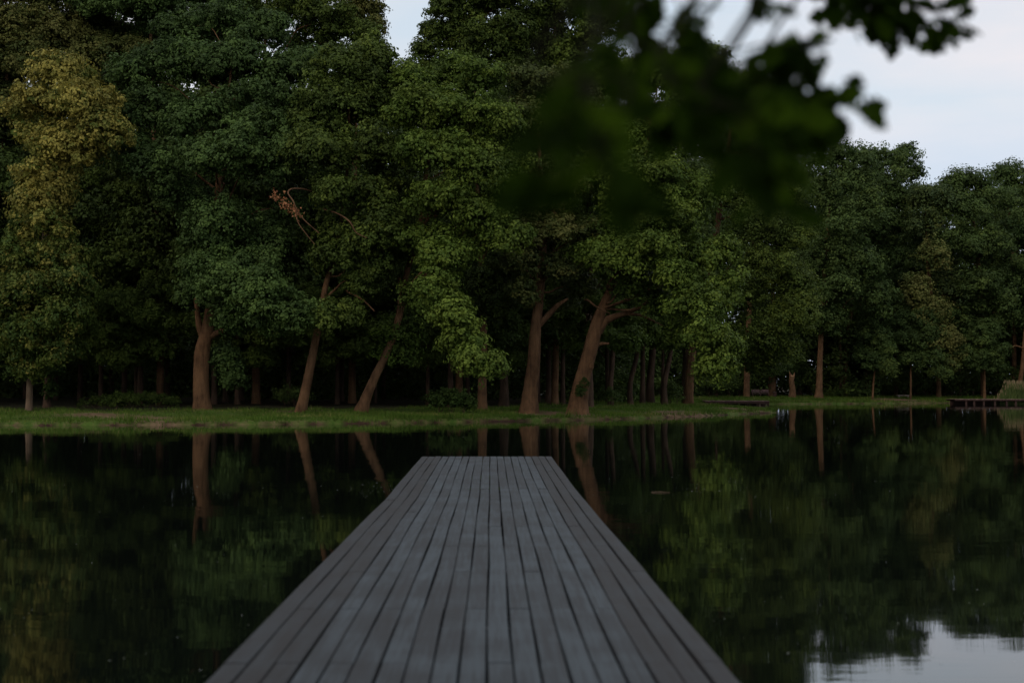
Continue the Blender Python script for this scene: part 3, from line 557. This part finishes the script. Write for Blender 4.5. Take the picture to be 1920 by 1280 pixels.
photo_tree('young_tree', 160, [(1636, 741, 4.5), (1638, 715, 4), (1640, 690, 3.5), (1640, 610, 2)],
    [(1650, 685, 22, 16, 0, .35), (1628, 670, 22, 18, 0, .3), (1640, 635, 26, 22, 0, .35), (1665, 695, 14, 12, -1, .75), (1660, 655, 18, 14, 0, .6), (1640, 600, 26, 20, 0, .3)],
    'far', 'thin young tree with a leaning orange stem on the far grass', leaf=.22, clump=.8)
photo_tree('young_tree', 162, [(1707, 740, 4.5), (1708, 715, 4), (1708, 690, 3.5), (1712, 600, 2)],
    [(1705, 680, 26, 14, 0, .3), (1735, 675, 28, 18, 0, .3), (1710, 640, 34, 22, 0, .3), (1745, 635, 26, 22, 0, .35), (1700, 600, 30, 22, 0, .3), (1730, 600, 30, 20, 0, .3), (1762, 700, 18, 10, -1, .5)],
    'far', 'young tree with a dark stem beside the pale slab on the far grass', leaf=.22, clump=.8)
photo_tree('young_tree', 163, [(1846, 742, 6), (1846, 700, 5), (1848, 620, 3)],
    [(1850, 690, 34, 16, 0, .3), (1825, 670, 30, 20, 0, .35), (1865, 660, 28, 20, 0, .4), (1845, 630, 36, 24, 0, .35)],
    'far', 'low bushy young tree behind the timber jetty at the right', leaf=.22, clump=.8)
photo_tree('oak_tree', 164, [(1910, 745, 12), (1913, 715, 10), (1918, 680, 9), (1926, 600, 8), (1945, 500, 5)],
    [(1950, 600, 30, 20, 0, .2), (1960, 650, 24, 20, 0, .2)], 'far', 'reddish leaning trunk behind the reeds with one thin bare twig', limbs=[['twig', (1924, 655, 3, -1), (1905, 648, 2.5, -1), (1892, 654, 2, -1), (1884, 653, 1.2, -1)]], **FARK)
# low dark fill trees between on the far bank (seen only as shade)
for k, (px, d) in enumerate([(1500, 176), (1560, 182), (1625, 178), (1680, 180), (1740, 182), (1800, 178), (1868, 182), (1950, 178), (2020, 172), (2090, 168), (2170, 170), (2260, 165)]):
    x = (px - 960) / F * d; copy_tree(k % 4, x, d, min(29, top_limit(x, d, 5)), rng.uniform(0, 6.28), 'woodland_tree', 'dim tree in the dark wood behind the far right bank, lost among its neighbours', 'unlit trees of the far bank', .8)
# broken stump
d = 160; s = d / F
z0 = gz1((1485 - 960) / F * d, d); o = empty('broken_tree', ((1485 - 960) / F * d, d, z0), 'snapped dead trunk with a pale splintered top in the far shade', 'stump')
mb = MB(); trunk_into(mb, np.array([(o.location.x, d, z0), (o.location.x + .05, d, z0 + 1), *[P(x, y, d) for x, y in ((1484, 715), (1485, 706))]]), np.array([.45, .36, .33, .30])); mb.build('trunk', M['bark'], o, True)
mb = MB()
for a_, h_ in ((-.18, .7), (-.05, .35), (.08, .3), (.2, .55), (0, .2)):
    p = P(1485, 707, d); mb.tube([(p[0] + a_, d + rng.uniform(-.15, .15), p[2] - .1), (p[0] + a_ * 1.2, d, p[2] + h_ * .5), (p[0] + a_ * 1.5, d, p[2] + h_)], [.12, .07, .015], 6)
mb.build('splinter', M['stump'], o)

# trees beyond the frame edges so that the bank goes on
for k, (x, y) in enumerate([(-39, 84), (-46, 86), (-53, 83), (-61, 85), (-70, 82), (-48, 94), (-60, 95), (-74, 92), (66, 160), (76, 155), (88, 152), (100, 146), (112, 140)]):
    copy_tree(k % 4, x, y, 24, rng.uniform(0, 6.28), 'woodland_tree', 'bank tree beyond the edge of the picture', 'trees continuing beyond the frame')

# ------------------------------------------------------------------ shrubs
def shrub(name, kind, lob, label, leaf=.12, clump=.35, per=60, dens=1.2, d0=None, group=None, stem=True):
    c = lob[0]; z = gz1(c[0], c[1]); o = empty(name, (c[0], c[1], z), label, 'shrub', group)
    link('foliage', foliage(lob, leaf, dens, clump, per, name='foliage', hollow=.6), M[kind], o)
    for lb in lob:
        mb = MB(); zb = gz1(lb[0], lb[1]); q0 = (lb[0], lb[1], zb - .05)
        for _ in range(4):
            limb_to(mb, q0, (lb[0] + rng.uniform(-.5, .5) * lb[3], lb[1] + rng.uniform(-.5, .5) * lb[4], lb[2] + .3 * lb[5]), .025, .01, .05, 5)
        mb.build('stem', M['bark_dim'], o, True)
    return o
def gl(px, d, dz, rx, ry, rz, t=.4):
    x = (px - 960) / F * d; return (x, d, gz1(x, d) + dz, rx, ry, rz, t)
shrub('rounded_bush', 'bush', [gl(848, 83, .75, 1.15, 1.0, .62), gl(826, 83.6, .7, .8, .8, .62, .3), (*gl(870, 82.8, .5, .65, .6, .5)[:3], .65, .6, .5, .45)], 'rounded glossy dark bush on the bank at the foot of a straight trunk')
shrub('low_shrub', 'oak', [gl(178, 87.5, .30, .9, .6, .32, .4), gl(205, 88, .36, 1.0, .6, .36, .4), gl(236, 87.5, .40, 1.1, .7, .42, .5), gl(268, 88, .42, 1.1, .7, .42, .4), gl(300, 87.5, .34, .9, .6, .36, .4), gl(322, 87.8, .25, .6, .5, .26, .3)],
      'long low strip of green shrubs in front of two straight trunks at the left', .12, .35, 50, .9)
shrub('low_shrub', 'dim', [gl(555, 90, .5, .9, .7, .5, .3), gl(535, 91, .6, .7, .7, .6, .3)], 'dim shrub in the shade left of the slender leaning oak', .12, .4, 50, .8)
shrub('low_shrub', 'far', [gl(1588, 166, .45, 1.3, .9, .5, .3), gl(1568, 167, .4, 1.0, .8, .42, .3), gl(1608, 167, .4, 1.0, .8, .4, .3)], 'low clipped dark mound of shrub on the far grass between two trunks', .16, .5, 50, 1)
shrub('low_shrub', 'dim', [gl(1268, 112, .8, .8, .7, .7, .2), gl(1255, 113, 1.2, .6, .6, .7, .2)], 'dark shrub among the dim trunks by the hanging green cascade', .14, .45, 50, .9)
shrub('low_shrub', 'dim', [gl(1148, 101, .5, .5, .5, .5, .2), gl(1141, 101.5, .7, .4, .4, .6, .2)], 'small dark shrub at the foot of the pale-edged trunk', .12, .35, 50, .9)
for px, d in [(1330, 160), (1370, 163), (1410, 176), (1500, 168), (1640, 172), (1680, 171), (1720, 172), (1770, 172), (1810, 170), (1890, 170), (1550, 176), (1480, 178)]:
    shrub('low_shrub', 'dim', [gl(px, d, 1.2, 2.0, 1.2, 1.2, .3), gl(px + 15, d + 1, 2.2, 1.6, 1.2, 1.2, .3)], 'dark undergrowth shrub under the far bank trees', .22, .6, 40, .8, group='undergrowth under the far trees')

# ------------------------------------------------------------------ grass on the banks
def grass(n_, xr, yr, smax, hgt, wid, bias):
    X = rng.uniform(*xr, n_ * 3); Y = rng.uniform(*yr, n_ * 3); s = sdist(X, Y)
    px = 960 + F * X / Y
    ok = (s > .05) & (s < smax) & (px > -150) & (px < 2070) & (rng.random(n_ * 3) < np.exp(-s / bias) * 1.0 + .12)
    X, Y, s = X[ok][:n_], Y[ok][:n_], s[ok][:n_]
    bf_, fl_ = bare_field(X, Y); keep = rng.random(len(X)) > np.clip(np.where(s < .5, .35, bf_ * 1.2), 0, .97); X, Y, s = X[keep], Y[keep], s[keep]
    Z = gz(X, Y); k = len(X); a = rng.uniform(0, 6.28, k)
    h = hgt * rng.uniform(.4, 1.2, k) * (1 + .6 * np.sin(X * .7) * np.sin(Y * .5 + X)) * np.where(np.sin(X * 1.9 + 2 * np.sin(Y * 1.3)) > .6, 1.5, 1) * np.where(s < .6, 1.7, 1.0); w_ = wid * rng.uniform(.6, 1.3, k)
    dx, dy = np.cos(a) * w_ / 2, np.sin(a) * w_ / 2; lx, ly = rng.normal(0, .35, k) * h, rng.normal(0, .35, k) * h - .1 * h
    V = np.stack([np.stack([X - dx, Y - dy, Z - .02], 1), np.stack([X + dx, Y + dy, Z - .02], 1), np.stack([X + lx, Y + ly, Z + h], 1)], 1).reshape(-1, 3)
    return V, np.clip(.5 + .25 * np.sin(X * .5 + 1) * np.sin(Y * .9) + rng.normal(0, .18, k) - np.where(s < .4, .0, 0), 0, 1)
A = [grass(130000, (-32, 24), (70, 122), 13, .14, .045, 6), grass(60000, (10, 62), (145, 175), 20, .15, .06, 8), grass(14000, (-32, 24), (70, 122), .7, .15, .03, 7), grass(9000, (10, 62), (145, 162), 1.0, .22, .05, 7)]
V = np.vstack([a[0] for a in A]); T = np.concatenate([a[1] for a in A])
M['grass'] = leaf_mat('grass_blades', [(0, (.040, .078, .012)), (.5, (.068, .118, .018)), (.85, (.120, .150, .035)), (1, (.26, .20, .09))], .3, .7, .15)
o = link('grass', mesh_np('grass', V, np.arange(len(V)).reshape(-1, 3), T), M['grass']); tag(o, 'short uneven grass covering the banks above the waterline', 'grass', None, 'stuff')
# reeds
n_ = 1500; X = rng.normal(1925, 26, n_); D = rng.uniform(151.5, 155, n_); X = (X - 960) / F * D; k = X > (1862 - 960) / F * D; X, D = X[k], D[k]; n_ = len(X)
edge = np.clip((960 + F * X / D - 1860) / 30, .35, 1)
mb = MB(); VV = []; TT = []
h = rng.uniform(1.5, 2.5, n_) * edge; lx = rng.normal(0, .14, n_) * h; ly = rng.normal(0, .1, n_) * h
Z = np.maximum(gz(X, D), -.2); wd = .035
P0 = np.stack([X - wd, D, Z], 1); P1 = np.stack([X + wd, D, Z], 1); P2 = np.stack([X + lx + wd * .3, D + ly, Z + h], 1); P3 = np.stack([X + lx - wd * .3, D + ly, Z + h], 1)
V = np.stack([P0, P1, P2, P3], 1).reshape(-1, 3); T = rng.uniform(0, .55, n_)
pl = rng.random(n_) < .35; C = np.stack([X + lx, D + ly, Z + h + .1], 1)[pl]; kk = len(C)
Vp = np.stack([C + [-.05, 0, 0], C + [0, 0, -.22], C + [.05, 0, 0], C + [0.02, 0, .25]], 1).reshape(-1, 3)
V = np.vstack([V, Vp]); T = np.concatenate([T, np.full(kk, 1.0)])
M['reed'] = leaf_mat('reed_blades', [(0, (.055, .085, .025)), (.5, (.090, .120, .035)), (.8, (.14, .13, .06)), (1, (.20, .155, .085))], .25, .7, .15)
o = link('reed_bed', mesh_np('reed_bed', V, np.arange(len(V)).reshape(-1, 4), T), M['reed']); tag(o, 'clump of tall green reeds with tan plumes behind the timber jetty at the right edge', 'reeds', None, 'stuff')

# ------------------------------------------------------------------ timber
def wood(name, c0, c1, c2, rough=.7, axis=(30, 1.2, 30), spec=.35):
    m, nt, n, l, b = mat(name)
    tco = n.new('ShaderNodeTexCoord'); mp_ = n.new('ShaderNodeMapping'); mp_.inputs['Scale'].default_value = axis; l.new(tco.outputs['Object'], mp_.inputs[0])
    at = n.new('ShaderNodeAttribute'); at.attribute_name = 'tint'
    ofs = n.new('ShaderNodeVectorMath'); ofs.operation = 'ADD'; cmb = n.new('ShaderNodeCombineXYZ'); mul = n.new('ShaderNodeMath'); mul.operation = 'MULTIPLY'; mul.inputs[1].default_value = 57
    l.new(at.outputs['Fac'], mul.inputs[0]); l.new(mul.outputs[0], cmb.inputs['Y']); l.new(mp_.outputs[0], ofs.inputs[0]); l.new(cmb.outputs[0], ofs.inputs[1])
    gr = noise(n, l, 1.0, ofs.outputs[0], 8, .7); bl = noise(n, l, 1.3, tco.outputs['Object'], 5, .6)
    a1 = n.new('ShaderNodeMath'); a1.operation = 'MULTIPLY_ADD'; a1.inputs[1].default_value = .8; l.new(gr.outputs['Fac'], a1.inputs[0])
    a2 = n.new('ShaderNodeMath'); a2.operation = 'MULTIPLY_ADD'; a2.inputs[1].default_value = .5; l.new(bl.outputs['Fac'], a2.inputs[0])
    a3 = n.new('ShaderNodeMath'); a3.operation = 'MULTIPLY'; a3.inputs[1].default_value = .34; l.new(at.outputs['Fac'], a3.inputs[0]); l.new(a3.outputs[0], a2.inputs[2]); l.new(a2.outputs[0], a1.inputs[2])
    r = ramp(n, l, a1.outputs[0], [(.60, c0), (.83, c1), (1.0, c2)])
    l.new(r.outputs[0], b.inputs['Base Color']); b.inputs['Roughness'].default_value = rough; b.inputs['Specular IOR Level'].default_value = spec
    bp = n.new('ShaderNodeBump'); bp.inputs['Distance'].default_value = .004; bp.inputs['Strength'].default_value = .7; l.new(gr.outputs['Fac'], bp.inputs['Height']); l.new(bp.outputs[0], b.inputs['Normal'])
    return m
M['plank'] = wood('weathered_grey_planks', (.013, .010, .009), (.022, .025, .028), (.046, .058, .067), .6, (36, 1.0, 30), .25)
M['beam'] = wood('dark_wet_timber', (.020, .014, .012), (.045, .030, .024), (.075, .05, .04), .7)
M['jetty'] = wood('brown_jetty_boards', (.10, .065, .05), (.19, .125, .095), (.26, .18, .14), .8, (1.2, 20, 20))
M['dock_dark'] = wood('dark_dock_edge', (.022, .010, .007), (.050, .024, .017), (.07, .036, .026), .8, (3, 3, 3))
AZ = math.atan(-39 / F)            # pier runs a touch left of straight ahead
pier = empty('wooden_pier', (-.042, -4, .5), 'long grey plank pier running straight out over the pond', 'pier'); pier.rotation_euler = (0, 0, -AZ)
NB, WB, LEN = 19, 2.84 / 19, 35.1
def pz(y):                          # gentle settling of the deck, y from the shore end
    return np.interp(y - 4, [-10, 2, 6, 9.5, 12.7, 16.5, 20.7, 25.5, 31.2], [.04, .04, .042, .022, .012, -.010, -.034, -.006, .026])
def pw(y, k): return np.interp(y - 4, [-10, 7, 9.5, 12.7, 16.5, 20.7, 25.5, 31.2], [0, .003, -.003, .005, -.002, .006, -.004, .0]) + .003 * np.sin(y * 1.1 + k * 2.1)
mb = MB(); joints = np.arange(0, LEN + 4, 4.03)
for k in range(NB):
    xc = (k - (NB - 1) / 2) * WB; off = 0 if k % 2 == 0 else 2.0
    js = [0] + [j + off for j in joints if 0 < j + off < LEN - .5] + [LEN + .01 * rng.normal()]
    for a, b_ in zip(js[:-1], js[1:]):
        a += .003; b_ -= .003; m_ = max(2, int((b_ - a) / .5)); yy = np.linspace(a, b_, m_ + 1); hw = WB / 2 - .0062 + rng.normal(0, .0010); c = .006
        lat = rng.normal(0, .0015); warp = rng.normal(0, .0025) ; zz = pz(yy) + rng.normal(0, .0015) + warp * np.sin((yy - a) / (b_ - a) * pi)
        xx = xc + lat + pw(yy, k)
        prof = [(-hw, -.032), (-hw, -c), (-hw + c, 0), (-hw * .4, .0012), (hw * .4, .0012), (hw - c, 0), (hw, -c), (hw, -.032)]
        V = np.array([[x0 + px_, y0, z0 + pz_] for x0, y0, z0 in zip(xx, yy, zz) for px_, pz_ in prof]); q = len(prof)
        Q = [[i_ * q + j, i_ * q + (j + 1) % q, (i_ + 1) * q + (j + 1) % q, (i_ + 1) * q + j] for i_ in range(m_) for j in range(q)]
        Q += [[0, 1, 2, 3], [0, 3, 4, 7], [7, 4, 5, 6]]; e = m_ * q; Q += [[e + 3, e + 2, e + 1, e], [e + 7, e + 4, e + 3, e], [e + 6, e + 5, e + 4, e + 7]]
        edge_t = -.45 if k in (0, 1, 2, 16, 17, 18) else 0
        mb.add(V, Q, float(rng.uniform(.05, .25) if edge_t else rng.uniform(.5, .85)))
mb.build('deck', M['plank'], pier, local=True)
for sx in (-1.28, -.45, .45, 1.28):
    mb = MB(); yy = np.linspace(.1, LEN - .12, 40)
    for a, b_ in zip(yy[:-1], yy[1:]): mb.box((sx, (a + b_) / 2, float(pz((a + b_) / 2)) - .125), (.09, (b_ - a) * .999, .17))
    mb.build('beam', M['beam'], pier, local=True)
for y in np.arange(8, LEN, 3.3).tolist() + [LEN - .35]:
    z = float(pz(y))
    mb = MB(); mb.box((0, y, z - .285), (2.5, .12, .13)); mb.build('cross_beam', M['beam'], pier, local=True)
    for sx in (-1.12, 1.12):
        mb = MB(); mb.tube([(sx, y + .13, z - 1.9), (sx, y + .13, z - .8), (sx, y + .13, z - .22)], [.085, .085, .08], 10); mb.build('post', M['beam'], pier, True, local=True)

# ------------------------------------------------------------------ small jetties, bench, slab, bin
def jetty(name, x0, x1, d, depth, ztop, post_px, label, face=.12):
    X0, X1 = (x0 - 960) / F * d, (x1 - 960) / F * d; cx = (X0 + X1) / 2; o = empty(name, (cx, d, 0), label, 'jetty')
    mb = MB(); n_ = int((X1 - X0) / .2)
    for k in range(n_): mb.box((X0 + (k + .5) * (X1 - X0) / n_, d + depth / 2, ztop + rng.normal(0, .006)), ((X1 - X0) / n_ - .015, depth, .05), 0, rng.uniform(0, 1))
    mb.build('deck', M['jetty'], o)
    mb = MB(); mb.box((cx, d + .07, ztop - .035 - face / 2), (X1 - X0 - .05, .1, face)); mb.build('edge_beam', M['dock_dark'], o)
    mb = MB(); mb.box((cx, d + depth - .1, ztop - .035 - face / 2), (X1 - X0 - .05, .1, face)); mb.build('edge_beam', M['dock_dark'], o)
    mb = MB(); mb.box((cx, d + depth * .6, ztop / 2 - .3), (X1 - X0 - .1, .06, ztop + .5)); mb.build('underdeck_shade', M['dock_dark'], o)  # dark sheet added under the deck so the gaps between posts look shaded
    for p in post_px:
        mb = MB(); x = (p - 960) / F * d
        for yy in (d + .22,): mb.box((x, yy, ztop / 2 - .45), (.20, .18, ztop + .85 - .07))
        mb.build('post', M['dock_dark'], o)
    return o
jetty('timber_jetty', 1790, 1990, 151, 3.2, .50, [1812, 1827, 1845, 1866, 1888, 1905, 1925, 1950, 1975], 'brown timber jetty on dark posts by the reeds at the right edge')
j2 = jetty('timber_jetty', 1322, 1443, 146, 2.4, .38, [1326, 1343, 1358, 1372, 1387, 1402, 1420, 1440], 'dark low timber landing across the inlet behind the spit', .2)
# low mooring trestle at the spit tip
o = empty('mooring_trestle', ((1432 - 960) / F * 134, 134, 0), 'small dark trestle standing in the water beside the tip of the spit', 'trestle')
mb = MB(); d = 134; mb.box((P(1431, 760, d)[0], d, .30), (.75, .3, .10)); mb.build('rail', M['dock_dark'], o)
for p in (1425, 1437):
    mb = MB(); mb.box((P(p, 760, d)[0], d + .03, -.1), (.12, .12, .69)); mb.build('post', M['jetty'], o)
# bench
d = 163; cx = (1425 - 960) / F * d; z = gz1(cx, d); o = empty('park_bench', (cx, d, z), 'dark wooden park bench under the low-crowned tree on the far bank', 'bench')
M['bench'] = wood('bench_boards', (.06, .035, .035), (.11, .065, .06), (.16, .10, .09), .7, (2, 20, 20))
mb = MB()
for k in range(3): mb.box((cx, d - .1 - k * .13, z + .45), (2.0, .11, .04), 0, .3 + k * .2)
mb.build('seat', M['bench'], o)
for sx in (-.53, .53):
    mb = MB()
    for k in range(3): mb.box((cx + sx, d + .06 + k * .02, z + .62 + k * .12), (.92, .03, .10), 0, .3 + k * .2)
    mb.build('backrest', M['bench'], o)
for sx in (-.9, 0, .9):
    mb = MB(); mb.box((cx + sx, d - .34, z + .21), (.07, .07, .42)); mb.box((cx + sx, d + .115, z + .42), (.07, .05, .92)); mb.box((cx + sx, d - .12, z + .40), (.06, .40, .05)); mb.build('leg', M['dock_dark'], o)
# litter bin
d = 162; cx = (1452.5 - 960) / F * d; z = gz1(cx, d); o = empty('litter_bin', (cx, d, z), 'small dark litter bin just right of the park bench', 'bin')
mb = MB(); th = np.linspace(0, 2 * pi, 15)[:-1]; mb.tube([(cx, d, z - .02), (cx, d, z + .3), (cx, d, z + .62)], [.2, .23, .25], 14); mb.build('body', M['dock_dark'], o)
mb = MB(); mb.tube([(cx, d, z + .64), (cx, d, z + .68), (cx, d, z + .72)], [.28, .28, .2], 14); mb.build('lid', M['beam'], o)
# pale slab seat
M['stone'] = wood('pale_stone', (.16, .12, .10), (.26, .20, .17), (.34, .27, .23), .85, (2, 2, 2))
d = 165; cx = (1693 - 960) / F * d; z = gz1(cx, d); o = empty('stone_slab', (cx, d, z), 'low pinkish slab bench lying beside the young tree with a dark stem', 'slab')
mb = MB(); mb.box((cx, d, z + .32), (1.45, .55, .12)); mb.build('top', M['stone'], o)
for sx in (-.5, .5):
    mb = MB(); mb.box((cx + sx, d, z + .11), (.18, .4, .30)); mb.build('support', M['stone'], o)

# ------------------------------------------------------------------ things afloat
M['speck'] = leaf_mat('floating_bits', [(0, (.10, .12, .06)), (.5, (.30, .32, .26)), (1, (.62, .64, .62))], .1)
n_ = 1500; y_ = np.concatenate([rng.uniform(805, 1270, 750), rng.normal(806, 3, 200), rng.normal(917, 6, 260), rng.normal(930, 25, 290)]); x_ = rng.uniform(-20, 1940, n_); dup = 0
x_[750:950] = rng.uniform(1180, 1940, 200); x_[950:1210] = np.concatenate([rng.uniform(1100, 1400, 130), rng.uniform(500, 760, 130)])  # flecks in the band by the far waterline stand for ripple glints
gaps = rng.random(n_) < .28 + .4 * np.sin(x_ * .02) * np.sin(y_ * .05)
C = np.array([W0(a, b_, .004) for a, b_ in zip(x_, y_)])[gaps]; C = C[(C[:, 1] > 6) & (sdist(C[:, 0], C[:, 1]) < -.5)]
an = rng.uniform(0, 6.28, len(C)); s_ = rng.uniform(.008, .024, len(C)) * np.clip(C[:, 1] / 30, .6, 1.8); a = np.stack([np.cos(an), np.sin(an), 0 * an], 1) * s_[:, None]; b_ = np.stack([-np.sin(an), np.cos(an), 0 * an], 1) * s_[:, None] * .5
V = np.stack([C - a, C - b_, C + a, C + b_], 1).reshape(-1, 3)
o = link('floating_debris', mesh_np('floating_debris', V, np.arange(len(V)).reshape(-1, 4), rng.uniform(0, 1, len(C)) ** 1.5), M['speck']); tag(o, 'pale flecks of leaf and seed drifting on the dark water, one band as ripple glints', 'debris', None, 'stuff')
p0, p1 = W0(1221, 922, .01), W0(1256, 922.3, .01); mb = MB(); mb.tube([p0, (p0 + p1) / 2 + [0, .004, .004], p1], [.007, .008, .004], 6)
o = mb.build('floating_stick', M['bark_pale'], None, True); tag(o, 'thin pale stick floating right of the end of the pier', 'stick')

# ------------------------------------------------------------------ overhanging oak, leaves close to the lens
rng = np.random.default_rng(21)
th = [0, .06, .13, .19, .26, .33, .41, .48, .56, .63, .71, .78, .86, .93, 1.0]
hw_ = [.02, .06, .10, .06, .15, .22, .12, .25, .30, .15, .26, .27, .13, .14, .0]
def oak_leaves(C, A, Nn, L_):
    Vs, Qs, n0 = [], [], 0
    for c, a, nn, l_ in zip(C, A, Nn, L_):
        a = a / np.linalg.norm(a); nn = nn - a * (nn @ a); nn /= np.linalg.norm(nn); b_ = np.cross(nn, a); cv = rng.uniform(-.25, .25); fold = rng.uniform(.05, .3)
        rows = []
        for t_, w_ in zip(th, hw_):
            wl, wr = w_ * rng.uniform(.85, 1.15), w_ * rng.uniform(.85, 1.15); z_ = cv * t_ * t_
            for s_ in (-wl, 0, wr): rows.append(c + l_ * (a * t_ + b_ * s_ + nn * (z_ + fold * abs(s_))))
        V = np.array(rows); k = len(th); Q = [[3 * i_ + j, 3 * i_ + 3 + j, 3 * i_ + 4 + j, 3 * i_ + 1 + j] for i_ in range(k - 1) for j in (0, 1)]
        Vs.append(V); Qs.append(np.array(Q) + n0); n0 += len(V)
    return np.vstack(Vs), np.vstack(Qs)
over = empty('oak_tree', (4.6, -3.2, gz1(4.6, -3.2)), 'blurred dark oak leaves hanging from above into the upper right, close to the camera', 'tree')
z0 = gz1(4.6, -3.2); mb = MB(); trunk_into(mb, np.array([(4.6, -3.2, z0), (4.55, -3.1, 1.5), (4.4, -2.8, 3), (4.3, -2.6, 5.5), (4.5, -2.8, 9)]), np.array([.34, .28, .26, .2, .1]), 14)
LBO = [(4.5, -2.5, 9, 3.6, 3.6, 2.4, .5), (1.5, -1, 8, 3.4, 3.2, 1.9, .5), (5.5, .8, 8, 3.2, 3.0, 2.2, .5), (2.0, 2.2, 6.9, 2.6, 2.2, 1.2, .5), (-1.5, -3.0, 7.6, 3.2, 3.2, 2.0, .5), (2.2, -5.5, 7.5, 3.5, 3.0, 2.2, .5), (6.5, -5.5, 7.5, 3.5, 3.0, 2.2, .5), (4, -2, 11.5, 3, 3, 2.2, .5), (0.2, 1.6, 6.6, 2.0, 2.0, .9, .5)]  # unseen crown overhead, added to shade the near leaves and the deck
for lb in LBO: limb_to(mb, (4.35, -2.65, 5.0), lb[:3], .09)
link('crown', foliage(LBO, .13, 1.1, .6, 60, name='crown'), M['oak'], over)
hub = np.array([2.2, 1.6, 4.2]); limb_to(mb, (4.4, -2.8, 3.2), hub, .12, .045, .03, 8); mb.build('trunk', M['bark'], over, True)
def spray(path, d, n_, L0, spread, z_bias=0, seed=0, tw=.0022, droop=.6):
    """path in photo px; leaves set along the twig and its side shoots"""
    pp = np.array([P(x, y, d + dz) for x, y, dz in path]); c = catmull(pp, 8)
    mb = MB(); cc = catmull([hub, (hub + pp[0]) / 2 + [0, 0, .45], pp[0] + [0, 0, .12], pp[0]], 5); mb.tube(cc, np.linspace(.007, tw * 1.6, len(cc)), 6, cap=False); mb.tube(c, np.linspace(tw * 1.8, tw * .6, len(c)), 6, cap=False)
    Cs, As, Ns, Ls = [], [], [], []
    m_ = max(3, n_ // 5); sidx = np.linspace(1, len(c) - 1, m_)
    for si in sidx:
        b0 = c[int(si)]; dr = c[min(int(si) + 1, len(c) - 1)] - c[max(int(si) - 1, 0)]; dr /= np.linalg.norm(dr) + 1e-9
        v = dr * .8 + rng.normal(0, .7, 3) * np.array([1, .8, .8]); v[2] -= .25; v /= np.linalg.norm(v)
        e = b0 + v * spread * rng.uniform(.35, 1.0); mb.tube([b0, (b0 + e) / 2 + rng.normal(0, .01, 3), e], [tw * .7, tw * .5, tw * .4], 5, cap=False)
        for _ in range(5):
            t_ = rng.uniform(.45, 1.0); q = b0 * (1 - t_) + e * t_; a = v * .8 + rng.normal(0, .65, 3); a[2] -= droop * .45
            Cs.append(q); As.append(a); Ns.append(rng.normal(0, .5, 3) + [0, -.85, .35]); Ls.append(L0 * rng.uniform(.7, 1.15))
    mb.build('twig', M['twig'], over, True)
    V, Q = oak_leaves(Cs, As, Ns, Ls); return V, Q, len(Cs)
def cluster(*specs):
    n0 = 0
    for s_ in specs:
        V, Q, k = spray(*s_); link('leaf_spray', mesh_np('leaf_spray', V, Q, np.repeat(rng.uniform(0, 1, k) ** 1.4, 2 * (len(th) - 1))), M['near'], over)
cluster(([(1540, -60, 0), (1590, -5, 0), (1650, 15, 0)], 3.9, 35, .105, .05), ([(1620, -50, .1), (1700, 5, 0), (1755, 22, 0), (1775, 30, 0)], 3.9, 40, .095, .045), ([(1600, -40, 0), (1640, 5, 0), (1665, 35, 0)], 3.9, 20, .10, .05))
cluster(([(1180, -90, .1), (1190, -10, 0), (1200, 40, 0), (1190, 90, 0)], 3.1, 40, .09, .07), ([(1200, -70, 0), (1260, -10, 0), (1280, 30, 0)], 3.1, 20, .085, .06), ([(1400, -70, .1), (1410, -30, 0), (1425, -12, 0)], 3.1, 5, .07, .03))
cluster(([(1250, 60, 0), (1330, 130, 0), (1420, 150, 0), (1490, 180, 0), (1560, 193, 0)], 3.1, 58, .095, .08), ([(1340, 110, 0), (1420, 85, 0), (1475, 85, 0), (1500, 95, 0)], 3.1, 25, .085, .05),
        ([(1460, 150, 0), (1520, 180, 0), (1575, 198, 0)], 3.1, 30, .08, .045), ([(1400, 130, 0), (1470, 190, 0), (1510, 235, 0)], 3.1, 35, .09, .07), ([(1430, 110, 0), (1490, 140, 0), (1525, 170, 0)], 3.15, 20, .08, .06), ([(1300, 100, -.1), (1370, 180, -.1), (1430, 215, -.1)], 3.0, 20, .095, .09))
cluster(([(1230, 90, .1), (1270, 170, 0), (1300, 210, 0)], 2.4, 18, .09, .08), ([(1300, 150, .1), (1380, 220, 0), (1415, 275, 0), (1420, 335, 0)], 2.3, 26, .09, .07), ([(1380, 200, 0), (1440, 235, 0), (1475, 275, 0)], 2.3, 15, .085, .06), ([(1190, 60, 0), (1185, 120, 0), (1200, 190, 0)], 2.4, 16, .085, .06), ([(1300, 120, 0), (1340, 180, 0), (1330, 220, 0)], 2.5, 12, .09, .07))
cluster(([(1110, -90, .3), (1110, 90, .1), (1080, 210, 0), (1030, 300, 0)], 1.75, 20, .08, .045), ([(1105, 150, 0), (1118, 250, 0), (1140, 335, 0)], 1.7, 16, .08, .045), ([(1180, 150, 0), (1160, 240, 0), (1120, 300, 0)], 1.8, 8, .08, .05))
print('LEAVES', sum(len(o.data.polygons) for o in bpy.data.objects if o.type == 'MESH'))
